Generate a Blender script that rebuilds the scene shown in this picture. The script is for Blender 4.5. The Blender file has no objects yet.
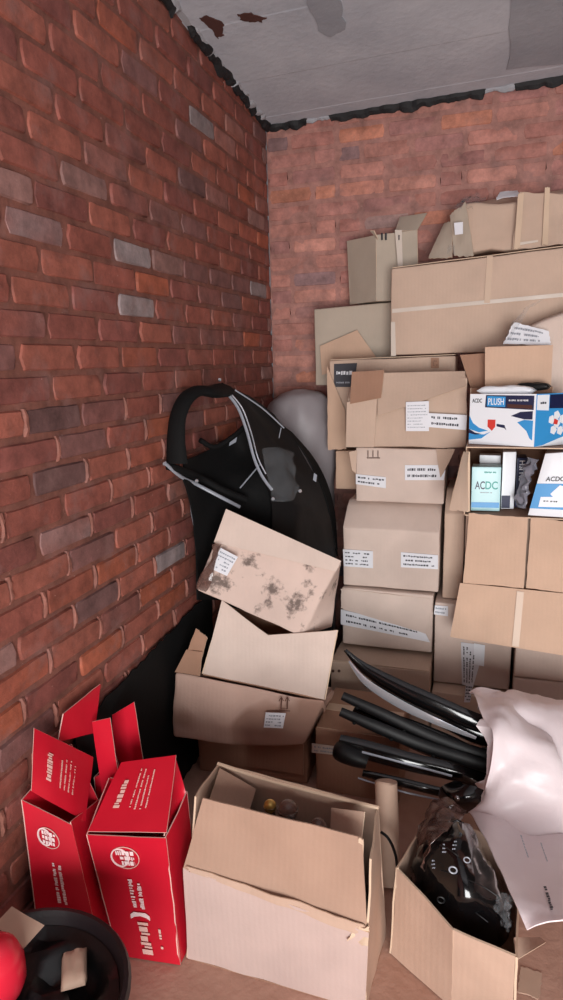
import bpy, bmesh, math, random
from mathutils import Vector, Matrix, noise as mn
random.seed(7)
SC = bpy.context.scene
COL = SC.collection
V = Vector
R3 = lambda a: V((random.uniform(-a, a), random.uniform(-a, a), random.uniform(-a, a)))

# ------------------------------------------------------------------ camera
F = 655.0; CX, CY = 281.5, 500.0
up = -V(((363-CX)/F, -(3613-CY)/F, -1)).normalized()
yv = V(((495-CX)/F, (CY-355)/F, -1)); yv = (yv-up*yv.dot(up)).normalized()
xv = yv.cross(up)
ROT = Matrix((xv, yv, up))                      # world = ROT @ camera
CAM = V((1.0565, -3.1702, 1.5))
cd = bpy.data.cameras.new('camera'); cam = bpy.data.objects.new('camera', cd); COL.objects.link(cam)
cam.matrix_world = Matrix.Translation(CAM) @ ROT.to_4x4()
cd.sensor_fit = 'VERTICAL'; cd.sensor_height = 36.0; cd.lens = 36.0*F/1000.0; cd.clip_start = 0.02
SC.camera = cam

def P(px, py, y=None, z=None, x=None):
    """point of the room seen at a pixel of the photograph, on the plane y=, z= or x="""
    r = ROT @ V(((px-CX)/F, (CY-py)/F, -1))
    if y is not None: t = (y-CAM.y)/r.y
    elif z is not None: t = (z-CAM.z)/r.z
    else: t = (x-CAM.x)/r.x
    if x is None and (CAM+r*t).x < .034: t = (.034-CAM.x)/r.x
    return CAM + r*t

# ------------------------------------------------------------------ materials
def lin(c):
    return tuple(((v/255)/12.92 if v/255 <= .04045 else ((v/255+.055)/1.055)**2.4) for v in c) + (1,)
def base(name):
    m = bpy.data.materials.new(name); m.use_nodes = True
    nt = m.node_tree; b = nt.nodes['Principled BSDF']
    return m, nt, b
def N(nt, t, **k):
    n = nt.nodes.new(t)
    for a, v in k.items():
        if a in n.inputs: n.inputs[a].default_value = v
        else: setattr(n, a, v)
    return n
def plain(name, rgb, rough=.6, metal=0, bump=0, bscale=80, coat=0, trans=0, alpha=1, spec=.5, vary=.12):
    m, nt, b = base(name); L = nt.links
    tc = N(nt, 'ShaderNodeTexCoord')
    nz = N(nt, 'ShaderNodeTexNoise', Scale=9.0, Detail=5.0)
    L.new(tc.outputs['Object'], nz.inputs['Vector'])
    mx = N(nt, 'ShaderNodeMix', data_type='RGBA')
    c = lin(rgb)
    mx.inputs[6].default_value = tuple(v*(1-vary) for v in c[:3])+(1,)
    mx.inputs[7].default_value = tuple(min(1, v*(1+vary)) for v in c[:3])+(1,)
    L.new(nz.outputs['Fac'], mx.inputs[0]); L.new(mx.outputs[2], b.inputs['Base Color'])
    b.inputs['Roughness'].default_value = rough; b.inputs['Metallic'].default_value = metal
    b.inputs['Coat Weight'].default_value = coat; b.inputs['Transmission Weight'].default_value = trans
    b.inputs['Alpha'].default_value = alpha; b.inputs['Specular IOR Level'].default_value = spec
    if bump:
        n2 = N(nt, 'ShaderNodeTexNoise', Scale=float(bscale), Detail=4.0)
        L.new(tc.outputs['Object'], n2.inputs['Vector'])
        bp = N(nt, 'ShaderNodeBump', Strength=bump, Distance=.004)
        L.new(n2.outputs['Fac'], bp.inputs['Height']); L.new(bp.outputs['Normal'], b.inputs['Normal'])
    return m
def kraft(name, rgb, stain=0.0, wet=0.0):
    """corrugated board: fine fibres, faint flutes, scuffs, optional grime spots"""
    m, nt, b = base(name); L = nt.links
    tc = N(nt, 'ShaderNodeTexCoord')
    n1 = N(nt, 'ShaderNodeTexNoise', Scale=7.0, Detail=6.0, Roughness=.6)
    n2 = N(nt, 'ShaderNodeTexNoise', Scale=140.0, Detail=3.0)
    wv = N(nt, 'ShaderNodeTexWave', Scale=22.0, Distortion=.6)
    for n in (n1, n2, wv): L.new(tc.outputs['Object'], n.inputs['Vector'])
    mx = N(nt, 'ShaderNodeMix', data_type='RGBA'); c = lin(rgb)
    mx.inputs[6].default_value = tuple(v*.84 for v in c[:3])+(1,)
    mx.inputs[7].default_value = tuple(min(1, v*1.12) for v in c[:3])+(1,)
    L.new(n1.outputs['Fac'], mx.inputs[0]); last = mx.outputs[2]
    def over(src_fac, lo, hi, colr, amt):
        nonlocal last
        rp = N(nt, 'ShaderNodeMapRange'); rp.inputs[1].default_value = lo; rp.inputs[2].default_value = hi
        rp.inputs[3].default_value = 0; rp.inputs[4].default_value = amt
        L.new(src_fac, rp.inputs[0])
        m2 = N(nt, 'ShaderNodeMix', data_type='RGBA'); L.new(rp.outputs[0], m2.inputs[0])
        L.new(last, m2.inputs[6]); m2.inputs[7].default_value = lin(colr); last = m2.outputs[2]
    n4 = N(nt, 'ShaderNodeTexNoise', Scale=2.6, Detail=3.0); L.new(tc.outputs['Object'], n4.inputs['Vector'])
    over(n4.outputs['Fac'], .52, .7, tuple(int(v*.86) for v in rgb), .55)
    if stain:
        n3 = N(nt, 'ShaderNodeTexNoise', Scale=11.0, Detail=7.0, Roughness=.65); L.new(tc.outputs['Object'], n3.inputs['Vector'])
        over(n3.outputs['Fac'], .555, .64, (70, 57, 52), stain)
    if wet:
        n5 = N(nt, 'ShaderNodeTexNoise', Scale=3.4, Detail=2.0); L.new(tc.outputs['Object'], n5.inputs['Vector'])
        over(n5.outputs['Fac'], .5, .56, (128, 84, 62), wet)
    L.new(last, b.inputs['Base Color'])
    b.inputs['Roughness'].default_value = .72; b.inputs['Specular IOR Level'].default_value = .3
    ad = N(nt, 'ShaderNodeMath', operation='MULTIPLY_ADD'); L.new(wv.outputs['Fac'], ad.inputs[0]); ad.inputs[1].default_value = .35
    L.new(n2.outputs['Fac'], ad.inputs[2])
    bp = N(nt, 'ShaderNodeBump', Strength=.25, Distance=.002); L.new(ad.outputs[0], bp.inputs['Height'])
    L.new(bp.outputs['Normal'], b.inputs['Normal'])
    return m
M = {}
M['cream'] = kraft('pale_kraft', (214, 194, 182))
M['kraft'] = kraft('kraft', (202, 176, 157))
M['grey'] = kraft('greyed_kraft', (188, 174, 158))
M['tan'] = kraft('tan_kraft', (207, 174, 150))
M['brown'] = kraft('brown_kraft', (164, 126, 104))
M['stained'] = kraft('stained_kraft', (214, 190, 178), stain=.8)
M['scuffed'] = kraft('scuffed_kraft', (196, 164, 149), wet=.5)
M['mid'] = kraft('shaded_kraft', (172, 140, 121))  # kraft darkened with the shade of the large box's leaning front flap
M['front'] = kraft('dusty_kraft', (196, 172, 164))
M['dull'] = kraft('dull_kraft', (194, 164, 145))
M['edge'] = kraft('torn_board_edge', (216, 190, 165))
M['label'] = plain('label_paper', (225, 226, 232), .5, vary=.05)
M['tape'] = plain('packing_tape', (200, 172, 148), .4, vary=.05)
M['cleartape'] = plain('pale_tape', (214, 202, 190), .2, vary=.04)
M['ink'] = plain('ink', (52, 52, 60), .6)
M['inkbrown'] = plain('brown_ink', (92, 60, 48), .6)
M['black'] = plain('gloss_black', (9, 9, 11), .16, coat=.4)
M['satin'] = plain('satin_black', (10, 10, 12), .5, bump=.1, spec=.35)
M['matt'] = plain('matt_black', (10, 10, 11), .8, bump=.2, spec=.25)
M['trimgrey'] = plain('grey_trim', (150, 155, 165), .3, vary=.1)
M['chrome'] = plain('bright_strip', (215, 220, 228), .16, metal=.7)
M['film'] = plain('clear_film', (170, 175, 180), .1, trans=.0, alpha=.07, bump=.5, bscale=30)
M['smoke'] = plain('smoky_film', (110, 82, 74), .14, alpha=.55, bump=.6, bscale=25)
M['sack'] = plain('white_sack', (238, 224, 226), .38, bump=.25, bscale=30, vary=.05)
M['sackgrey'] = plain('grey_sack', (150, 143, 146), .5, bump=.3, bscale=25, vary=.06)
M['wrap'] = plain('grey_wrap', (140, 140, 152), .18, alpha=.75, bump=.6, bscale=28)
M['red'] = plain('red_card', (200, 24, 46), .36, vary=.08, bump=.06)
M['redin'] = plain('red_card_inner', (150, 22, 30), .6)
M['redgloss'] = plain('red_plastic', (215, 40, 60), .25)
M['pinkprint'] = plain('white_print', (250, 225, 225), .5, vary=.03)
M['cardedge'] = plain('card_edge', (235, 190, 180), .7)
M['white'] = plain('white_card', (238, 242, 248), .35, vary=.03)
M['blue'] = plain('blue_print', (56, 150, 214), .35, vary=.05)
M['navy'] = plain('navy_print', (24, 32, 70), .4)
M['teal'] = plain('teal_print', (30, 160, 150), .4)
M['mint'] = plain('pale_mint_card', (190, 232, 236), .35, vary=.04)
M['redprint'] = plain('red_print', (215, 60, 50), .45)
M['dark'] = plain('dark_tub', (27, 19, 22), .45, bump=.1)
M['bin'] = plain('black_bag', (12, 11, 13), .35, bump=.5, bscale=20)
M['paleobj'] = plain('pale_foam', (190, 160, 140), .7)
M['gold'] = plain('gold_bulb', (200, 165, 90), .25, metal=.6)
M['glass'] = plain('smoky_glass', (120, 90, 80), .08, alpha=.6, coat=.5)
M['steel'] = plain('steel', (150, 145, 145), .25, metal=1)

def brick_mat(name, mortar):
    m, nt, b = base(name); L = nt.links
    at = N(nt, 'ShaderNodeAttribute', attribute_name='Col')
    tc = N(nt, 'ShaderNodeTexCoord')
    n1 = N(nt, 'ShaderNodeTexNoise', Scale=14.0, Detail=8.0, Roughness=.7)
    n2 = N(nt, 'ShaderNodeTexNoise', Scale=70.0, Detail=6.0, Roughness=.7)
    n3 = N(nt, 'ShaderNodeTexNoise', Scale=8.0, Detail=7.0, Roughness=.65)
    n6 = N(nt, 'ShaderNodeTexNoise', Scale=90.0, Detail=2.0)
    for n in (n1, n2, n3, n6): L.new(tc.outputs['Object'], n.inputs['Vector'])
    # mottling
    mr = N(nt, 'ShaderNodeMapRange'); mr.inputs[1].default_value = .3; mr.inputs[2].default_value = .7
    mr.inputs[3].default_value = .58; mr.inputs[4].default_value = 1.38
    L.new(n1.outputs['Fac'], mr.inputs[0])
    vm = N(nt, 'ShaderNodeVectorMath', operation='SCALE'); L.new(at.outputs['Color'], vm.inputs[0]); L.new(mr.outputs[0], vm.inputs['Scale'])
    # grey bloom patches
    r3 = N(nt, 'ShaderNodeMapRange'); r3.inputs[1].default_value = .53; r3.inputs[2].default_value = .72; r3.inputs[3].default_value = 0; r3.inputs[4].default_value = .6
    L.new(n3.outputs['Fac'], r3.inputs[0])
    m3 = N(nt, 'ShaderNodeMix', data_type='RGBA'); L.new(r3.outputs[0], m3.inputs[0]); L.new(vm.outputs[0], m3.inputs[6]); m3.inputs[7].default_value = lin((140, 108, 104))
    # white specks of mortar
    r4 = N(nt, 'ShaderNodeMapRange'); r4.inputs[1].default_value = .74; r4.inputs[2].default_value = .8; r4.inputs[3].default_value = 0; r4.inputs[4].default_value = .7
    L.new(n6.outputs['Fac'], r4.inputs[0])
    m4 = N(nt, 'ShaderNodeMix', data_type='RGBA'); L.new(r4.outputs[0], m4.inputs[0]); L.new(m3.outputs[2], m4.inputs[6]); m4.inputs[7].default_value = lin((190, 160, 150))
    L.new(m4.outputs[2], b.inputs['Base Color'])
    b.inputs['Roughness'].default_value = .62; b.inputs['Specular IOR Level'].default_value = .35
    bp = N(nt, 'ShaderNodeBump', Strength=.5, Distance=.004); L.new(n2.outputs['Fac'], bp.inputs['Height']); L.new(bp.outputs['Normal'], b.inputs['Normal'])
    return m
M['brick'] = brick_mat('old_brick', None)

def concrete(name, a, bcol, patches=0):
    m, nt, b = base(name); L = nt.links
    tc = N(nt, 'ShaderNodeTexCoord')
    n1 = N(nt, 'ShaderNodeTexNoise', Scale=3.0, Detail=9.0, Roughness=.65)
    n2 = N(nt, 'ShaderNodeTexNoise', Scale=40.0, Detail=5.0)
    L.new(tc.outputs['Object'], n1.inputs['Vector']); L.new(tc.outputs['Object'], n2.inputs['Vector'])
    mx = N(nt, 'ShaderNodeMix', data_type='RGBA'); mx.inputs[6].default_value = lin(a); mx.inputs[7].default_value = lin(bcol)
    mr = N(nt, 'ShaderNodeMapRange'); mr.inputs[1].default_value = .3; mr.inputs[2].default_value = .7
    L.new(n1.outputs['Fac'], mr.inputs[0]); L.new(mr.outputs[0], mx.inputs[0]); L.new(mx.outputs[2], b.inputs['Base Color'])
    b.inputs['Roughness'].default_value = .85
    bp = N(nt, 'ShaderNodeBump', Strength=.4, Distance=.006); L.new(n2.outputs['Fac'], bp.inputs['Height']); L.new(bp.outputs['Normal'], b.inputs['Normal'])
    return m
M['ceiling'] = concrete('concrete_soffit', (172, 178, 188), (200, 205, 213))
M['patch'] = concrete('damp_concrete', (146, 151, 160), (166, 170, 178))
M['floor'] = concrete('dusty_floor', (168, 128, 110), (196, 156, 138))
M['debris'] = plain('black_membrane', (22, 22, 25), .7, bump=.5)
M['mortarlump'] = concrete('old_mortar', (150, 152, 158), (178, 180, 186))
M['rust'] = plain('rust_stain', (78, 46, 40), .9)

# ------------------------------------------------------------------ object helpers
def root(name, label, cat, loc, group=None):
    o = bpy.data.objects.new(name, None); COL.objects.link(o); o.location = loc
    o.empty_display_size = .05
    o['label'] = label; o['category'] = cat
    if group: o['group'] = group
    return o
def tag(o, label, cat, group=None):
    o['label'] = label; o['category'] = cat
    if group: o['group'] = group
    return o
def origin(parent):
    p = V((0, 0, 0))
    while parent is not None:
        p = p+V(parent.location); parent = parent.parent
    return p
def mk(name, verts, faces, mats, parent=None, smooth=True, fm=None):
    off = origin(parent)
    me = bpy.data.meshes.new(name)
    me.from_pydata([tuple(V(v)-off) for v in verts], [], faces)
    if not isinstance(mats, (list, tuple)): mats = [mats]
    for m in mats: me.materials.append(m)
    if fm: me.polygons.foreach_set('material_index', fm)
    if smooth: me.polygons.foreach_set('use_smooth', [True]*len(faces))
    bm = bmesh.new(); bm.from_mesh(me); bmesh.ops.recalc_face_normals(bm, faces=bm.faces); bm.to_mesh(me); bm.free()
    me.update()
    if smooth: me.set_sharp_from_angle(angle=math.radians(42))
    o = bpy.data.objects.new(name, me); COL.objects.link(o)
    if parent is not None: o.parent = parent
    return o
def struct(o): o['kind'] = 'structure'; return o
def fbm(p, s, seed=0):
    return mn.noise(V((p.x*s+seed*7.3, p.y*s-seed*3.1, p.z*s+seed*1.7)))
def bil(q, u, v):
    return (q[0]*(1-u)+q[1]*u)*(1-v)+(q[3]*(1-u)+q[2]*u)*v

def sheet(name, q, mat, parent=None, t=.004, nu=12, nv=10, bend=0, crumple=0, cs=9, rag=0, top=None, edge=None, curl=0, seed=None, smooth=True):
    """a piece of board with real thickness through four corners (bl, br, tr, tl)"""
    q = [V(c) for c in q]
    if seed is None: seed = random.uniform(0, 50)
    n = (q[1]-q[0]).cross(q[3]-q[0]).normalized()
    if n.dot(CAM-q[0]) < 0: n = -n
    W = (nu+1)*(nv+1); A = []; B = []
    for j in range(nv+1):
        for i in range(nu+1):
            u = i/nu; v = j/nv
            vv = v
            if top: vv = v*top(u)
            uu = u
            if rag:
                if i in (0, nu): uu += random.uniform(-rag, rag)
                if j in (0, nv): vv += random.uniform(-rag, rag)
            p = bil(q, uu, vv)
            d = bend*math.sin(math.pi*u)*math.sin(math.pi*min(1, v)) + curl*v*v
            d += crumple*(fbm(p, cs, seed)+.5*fbm(p, cs*2.3, seed+3))
            p = p+n*d
            A.append(p); B.append(p-n*t)
    vs = A+B; fs = []; fm = []
    for j in range(nv):
        for i in range(nu):
            a = j*(nu+1)+i
            fs.append((a, a+1, a+nu+2, a+nu+1)); fm.append(0)
            fs.append((W+a, W+a+nu+1, W+a+nu+2, W+a+1)); fm.append(0)
    loop = [i for i in range(nu+1)]+[j*(nu+1)+nu for j in range(1, nv+1)]+[nv*(nu+1)+i for i in range(nu-1, -1, -1)]+[j*(nu+1) for j in range(nv-1, 0, -1)]
    for k in range(len(loop)):
        a, b = loop[k], loop[(k+1) % len(loop)]
        fs.append((a, W+a, W+b, b)); fm.append(1)
    return mk(name, vs, fs, [mat, edge or mat], parent, smooth, fm)

def hexbody(name, c, mat, parent=None, r=.006, dent=.003, ds=6, n=12, seed=None, func=None):
    """closed carton from 8 corners: front bl br tr tl, back bl br tr tl, rounded edges, soft dents"""
    c = [V(p) for p in c]
    if seed is None: seed = random.uniform(0, 60)
    dims = ((c[1]-c[0]).length, (c[4]-c[0]).length, (c[3]-c[0]).length)
    lines = []
    for L in dims:
        e = min(.3, r/L); lines.append([0, e*.35, e]+[e+(1-2*e)*k/(n-1) for k in range(1, n-1)]+[1-e, 1-e*.35, 1])
    idx = {}; vs = []
    def vert(i, j, k):
        key = (i, j, k)
        if key in idx: return idx[key]
        p = V((lines[0][i]*dims[0], lines[1][j]*dims[1], lines[2][k]*dims[2]))
        qn = V([min(max(p[a], r), dims[a]-r) for a in range(3)])
        d = p-qn
        if d.length > 1e-7: p = qn+d.normalized()*r
        u, w, v = p.x/dims[0], p.y/dims[1], p.z/dims[2]
        f = bil(c[:4], u, v); bk = bil(c[4:], u, v)
        pt = f*(1-w)+bk*w
        s = mn.noise_vector(V((pt.x*ds+seed, pt.y*ds, pt.z*ds)))
        pt = pt+s*dent+mn.noise_vector(V((pt.x*ds*4+seed, pt.y*ds*4, pt.z*ds*4)))*dent*.22
        if func: pt = func(pt, u, w, v)
        idx[key] = len(vs); vs.append(pt); return idx[key]
    K = len(lines[0])-1; fs = []
    for a in range(K):
        for b in range(K):
            for side in (0, K):
                fs.append((vert(a, side, b), vert(a+1, side, b), vert(a+1, side, b+1), vert(a, side, b+1)))
                fs.append((vert(side, a, b), vert(side, a+1, b), vert(side, a+1, b+1), vert(side, a, b+1)))
                fs.append((vert(a, b, side), vert(a+1, b, side), vert(a+1, b+1, side), vert(a, b+1, side)))
    return mk(name, vs, fs, mat, parent)

def prints(q, rows, cols, parent, mat, name='print', fill=.75, seed=1, h=.0006, lift=.0009, dens=.85):
    """rows of small illegible printed strokes on a quad"""
    rnd = random.Random(seed); q = [V(c) for c in q]
    n = (q[1]-q[0]).cross(q[3]-q[0]).normalized()
    if n.dot(CAM-q[0]) < 0: n = -n
    vs = []; fs = []
    for r in range(rows):
        v0 = (r+.5-fill*.27)/rows; v1 = (r+.5+fill*.27)/rows
        end = rnd.uniform(.75, 1)
        c = 0.0
        while c < cols*end:
            w = rnd.choice((.45, .6, .8, 1.0))
            if rnd.random() < dens:
                u0 = (c+.1)/cols; u1 = min(1, (c+w*.85)/cols)
                a0 = v0+rnd.uniform(0, .3)*(v1-v0)*(rnd.random() < .4); a1 = v1-rnd.uniform(0, .3)*(v1-v0)*(rnd.random() < .4)
                k = len(vs)
                for (u, v) in ((u0, a0), (u1, a0), (u1, a1), (u0, a1)):
                    vs.append(bil(q, u, v)+n*lift)
                for (u, v) in ((u0, a0), (u1, a0), (u1, a1), (u0, a1)):
                    vs.append(bil(q, u, v)+n*(lift+h))
                fs += [(k+4, k+5, k+6, k+7), (k, k+1, k+5, k+4), (k+1, k+2, k+6, k+5), (k+2, k+3, k+7, k+6), (k+3, k, k+4, k+7)]
            c += w
    return mk(name, vs, fs, mat, parent, False)
def word(txt, q, parent, mat, name='lettering', lift=.0012):
    cu = bpy.data.curves.new('t', 'FONT'); cu.body = txt; cu.size = 1; cu.extrude = 0; cu.offset = .012
    to = bpy.data.objects.new('t', cu); COL.objects.link(to)
    bpy.context.view_layer.update()
    me = bpy.data.meshes.new_from_object(to)
    bpy.data.objects.remove(to)
    q = [V(c) for c in q]
    n = (q[1]-q[0]).cross(q[3]-q[0]).normalized()
    if n.dot(CAM-q[0]) < 0: n = -n
    xs = [v.co.x for v in me.vertices]; ys = [v.co.y for v in me.vertices]
    x0, x1, y0, y1 = min(xs), max(xs), min(ys), max(ys)
    vs = [bil(q, (v.co.x-x0)/(x1-x0), (v.co.y-y0)/(y1-y0))+n*lift for v in me.vertices]
    fs = [tuple(p.vertices) for p in me.polygons]
    o = mk(name, vs, fs, mat, parent, False)
    sm = o.modifiers.new('s', 'SOLIDIFY'); sm.thickness = .0008
    return o
def patchq(q, u0, v0, u1, v1):
    return [bil(q, u0, v0), bil(q, u1, v0), bil(q, u1, v1), bil(q, u0, v1)]
def pq(a, b, c, d, **k):      # four pixels bl br tr tl on one plane
    return [P(*a, **k), P(*b, **k), P(*c, **k), P(*d, **k)]
def label(q, parent, rows=3, cols=12, mat='label', ink='ink', seed=1, name='label', t=.0007, fill=.75, crumple=0, marks=True):
    q = [V(c) for c in q]
    n = (q[1]-q[0]).cross(q[3]-q[0]).normalized()
    if n.dot(CAM-q[0]) < 0: n = -n
    lb = sheet(name, [c+n*.0035 for c in q], M[mat], parent, t=.003, nu=6, nv=3, crumple=crumple)
    if marks: prints(patchq([c+n*.0035 for c in q], .06, .08, .94, .92), rows, cols, lb, M[ink], seed=seed, fill=fill)
    return lb
def tube(name, pts, rad, mat, parent=None, seg=10, flat=1.0, cap=True, closed=False):
    pts = [V(p) for p in pts]
    if not isinstance(rad, (list, tuple)): rad = [rad]*len(pts)
    vs = []; fs = []; m = len(pts); prev = None
    for i, p in enumerate(pts):
        if closed: t = pts[(i+1) % m]-pts[i-1]
        else: t = pts[min(i+1, m-1)]-pts[max(i-1, 0)]
        t.normalize()
        if prev is None:
            a = V((0, 0, 1)) if abs(t.z) < .9 else V((1, 0, 0)); s = t.cross(a).normalized()
        else: s = (prev-t*prev.dot(t)).normalized()
        prev = s; b = t.cross(s)
        for k in range(seg):
            an = 2*math.pi*k/seg
            vs.append(p+(s*math.cos(an)*flat+b*math.sin(an))*rad[i])
    R = m if closed else m-1
    for i in range(R):
        for k in range(seg):
            a = i*seg+k; b2 = i*seg+(k+1) % seg; c = ((i+1) % m)*seg+(k+1) % seg; d = ((i+1) % m)*seg+k
            fs.append((a, b2, c, d))
    if cap and not closed:
        fs.append(tuple(range(seg))); fs.append(tuple(range((m-1)*seg, m*seg)))
    return mk(name, vs, fs, mat, parent)
def smoothpath(pts, n=6):
    pts = [V(p) for p in pts]; out = []
    for i in range(len(pts)-1):
        p0 = pts[max(i-1, 0)]; p1 = pts[i]; p2 = pts[i+1]; p3 = pts[min(i+2, len(pts)-1)]
        for k in range(n):
            t = k/n
            out.append(.5*((2*p1)+(p2-p0)*t+(2*p0-5*p1+4*p2-p3)*t*t+(3*p1-p0-3*p2+p3)*t**3))
    out.append(pts[-1]); return out
def interp(a, n=6):   # scalars along the same stations
    return [v.x for v in smoothpath([V((x, 0, 0)) for x in a], n)]
def surf(name, grid, mat, parent=None, t=.002, crumple=0, cs=12, n=6, closed=False, seed=3, folds=None):
    """smooth sheet through a grid of control points, given a thickness"""
    rows = [smoothpath(r, n) for r in grid]
    cols = [smoothpath([r[i] for r in rows], n) for i in range(len(rows[0]))]
    nu = len(cols); nv = len(cols[0])
    pts = [[cols[i][j] for i in range(nu)] for j in range(nv)]
    A = []; B = []
    for j in range(nv):
        for i in range(nu):
            du = pts[j][min(i+1, nu-1)]-pts[j][max(i-1, 0)]; dv = pts[min(j+1, nv-1)][i]-pts[max(j-1, 0)][i]
            nn = du.cross(dv)
            if nn.length < 1e-9: nn = V((0, -1, 0))
            nn.normalize()
            if nn.dot(CAM-pts[j][i]) < 0: nn = -nn
            p = pts[j][i]
            d = crumple*(fbm(p, cs, seed)+.5*fbm(p, cs*2.2, seed+1)+.25*fbm(p, cs*4.5, seed+2))
            if folds: d += folds(i/(nu-1), j/(nv-1))
            A.append(p+nn*d); B.append(p+nn*(d-t))
    W = nu*nv; fs = []
    for j in range(nv-1):
        for i in range(nu-1):
            a = j*nu+i
            fs.append((a, a+1, a+nu+1, a+nu)); fs.append((W+a, W+a+nu, W+a+nu+1, W+a+1))
    loop = [i for i in range(nu)]+[j*nu+nu-1 for j in range(1, nv)]+[(nv-1)*nu+i for i in range(nu-2, -1, -1)]+[j*nu for j in range(nv-2, 0, -1)]
    for k in range(len(loop)):
        a, b = loop[k], loop[(k+1) % len(loop)]; fs.append((a, W+a, W+b, b))
    return mk(name, A+B, fs, mat, parent)

# ------------------------------------------------------------------ ROOM
XR, YF = 2.9, -5.0
def zc(x, y): return 2.568+.024*x-.083*y     # soffit height
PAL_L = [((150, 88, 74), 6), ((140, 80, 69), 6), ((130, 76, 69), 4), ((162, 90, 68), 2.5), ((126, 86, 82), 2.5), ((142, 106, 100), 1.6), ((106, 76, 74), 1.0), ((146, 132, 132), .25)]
PAL_B = [((182, 126, 114), 6), ((174, 118, 108), 5), ((190, 134, 120), 2.5), ((166, 116, 110), 3), ((148, 116, 116), .7), ((200, 164, 152), .5), ((112, 106, 116), .4), ((190, 126, 104), 1.2)]
def pick(pal):
    c = random.choices([p[0] for p in pal], [p[1] for p in pal])[0]
    k = random.uniform(.88, 1.1); return tuple(v*k for v in lin(c)[:3])
def brick_wall(name, length, to_world, nrm, height, pal, mortar, proud, phase, z0, joint=.011, lumps=False, top=None, pattern='stretcher'):
    """every brick is its own rounded block standing proud of the mortar bed, all in the wall's one mesh"""
    vs = []; fs = []; cols = []
    G = .0762; L = .226
    def add(p, c): vs.append(p); cols.append(c)
    # mortar bed
    nu, nv = 90, 60; k0 = 0
    for j in range(nv+1):
        for i in range(nu+1):
            s = length*i/nu; z = height(s)*j/nv
            p = to_world(s, z)+nrm*(.0025*fbm(to_world(s, z), 25, 2)); f = .86+.3*abs(fbm(p, 8, 5)); add(p, tuple(v*f for v in lin(mortar)[:3]))
    for j in range(nv):
        for i in range(nu):
            a = j*(nu+1)+i; fs.append((a, a+1, a+nu+2, a+nu+1))
    course = 0; z = z0
    while z > 0: z -= G; course -= 1
    z += 0
    while z < 3.0:
        s = -L+(phase if course % 2 else phase+L/2) % L - L
        while s < length:
            w = L
            if pattern == 'mixed' and random.random() < .25: w = L/2
            a0 = s+joint/2+random.uniform(-.002, .002); a1 = s+w-joint/2+random.uniform(-.002, .002)
            b0 = z+joint/2+random.uniform(-.0012, .0012); b1 = z+G-joint/2+random.uniform(-.0012, .0012)
            s += w
            a0 = max(a0, .002); a1 = min(a1, length); 
            hm = height((a0+a1)/2)-.006
            b0 = max(b0, 0); 
            if b1 > hm: b1 = hm
            if a1-a0 < .02 or b1-b0 < .018: continue
            c = pick(pal); c2 = pick(pal) if random.random() < .3 else c
            pr = proud*random.uniform(.55, 1.25); tx = random.uniform(-.0025, .0025); tz = random.uniform(-.002, .002)
            NU, NV = 9, 5; base_i = len(vs); sd = random.uniform(0, 90)
            us = [0, .02, .06, .25, .5, .75, .94, .98, 1]; ws = [0, .09, .5, .91, 1]
            bl = random.uniform(.4, 1.6)
            for j in range(NV):
                for i in range(NU):
                    u, w2 = us[i], ws[j]
                    e = min(min(u, 1-u)*(a1-a0), min(w2, 1-w2)*(b1-b0)*1.0)
                    d = pr*min(1, (e/.0055))**.6 if e > 0 else -.006
                    # chipped rounded corners
                    cu = (a0+a1)/2+(u-.5)*(a1-a0); cz = (b0+b1)/2+(w2-.5)*(b1-b0)
                    if i in (0, 1, NU-2, NU-1) and j in (0, 1, NV-2, NV-1):
                        cu += (.5-u)*.012*bl; cz += (.5-w2)*.012*bl
                    nn = mn.noise(V((cu*22+sd, cz*22, 3)))
                    cu += .0028*mn.noise(V((cu*30+sd, cz*30, 7))); cz += .0028*mn.noise(V((cu*26, cz*26+sd, 9)))
                    d += (nn*.0022+tx*(u-.5)*2+tz*(w2-.5)*2) if e > 0 else 0
                    f = mn.noise(V((cu*9+sd, cz*14, 1)))*.5+.5
                    cc = tuple(c[q]*(1-f)+c2[q]*f for q in range(3))
                    add(to_world(cu, cz)+nrm*d, cc)
            for j in range(NV-1):
                for i in range(NU-1):
                    a = base_i+j*NU+i; fs.append((a, a+1, a+NU+1, a+NU))
            if lumps and z < 1.35 and random.random() < .75:
                # mortar squeezed out of the upright joint
                k = len(vs); cx = a1+joint/2; hw = random.uniform(.005, .008); mk_ = random.uniform(1.0, 1.4); mc = tuple(v*mk_ for v in lin(mortar)[:3])
                for j in range(5):
                    zz = b0+(b1-b0)*j/4
                    for (o, d) in ((-hw, .0), (-hw*.5, proud*1.4), (hw*.5, proud*1.5), (hw, .0)):
                        dd = d*(.3 if j in (0, 4) else 1)*random.uniform(.8, 1.2)
                        add(to_world(cx+o+.002*random.uniform(-1, 1), zz)+nrm*dd, mc)
                for j in range(4):
                    for i in range(3):
                        a = k+j*4+i; fs.append((a, a+1, a+5, a+4))
        z += G; course += 1
    me = bpy.data.meshes.new(name); me.from_pydata([tuple(v) for v in vs], [], fs)
    ca = me.color_attributes.new('Col', 'FLOAT_COLOR', 'POINT')
    flat = []
    for c in cols: flat += [c[0], c[1], c[2], 1]
    ca.data.foreach_set('color', flat)
    me.materials.append(M['brick']); me.polygons.foreach_set('use_smooth', [True]*len(fs))
    me.update(); me.set_sharp_from_angle(angle=math.radians(50))
    o = bpy.data.objects.new(name, me); COL.objects.link(o); return struct(o)

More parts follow.
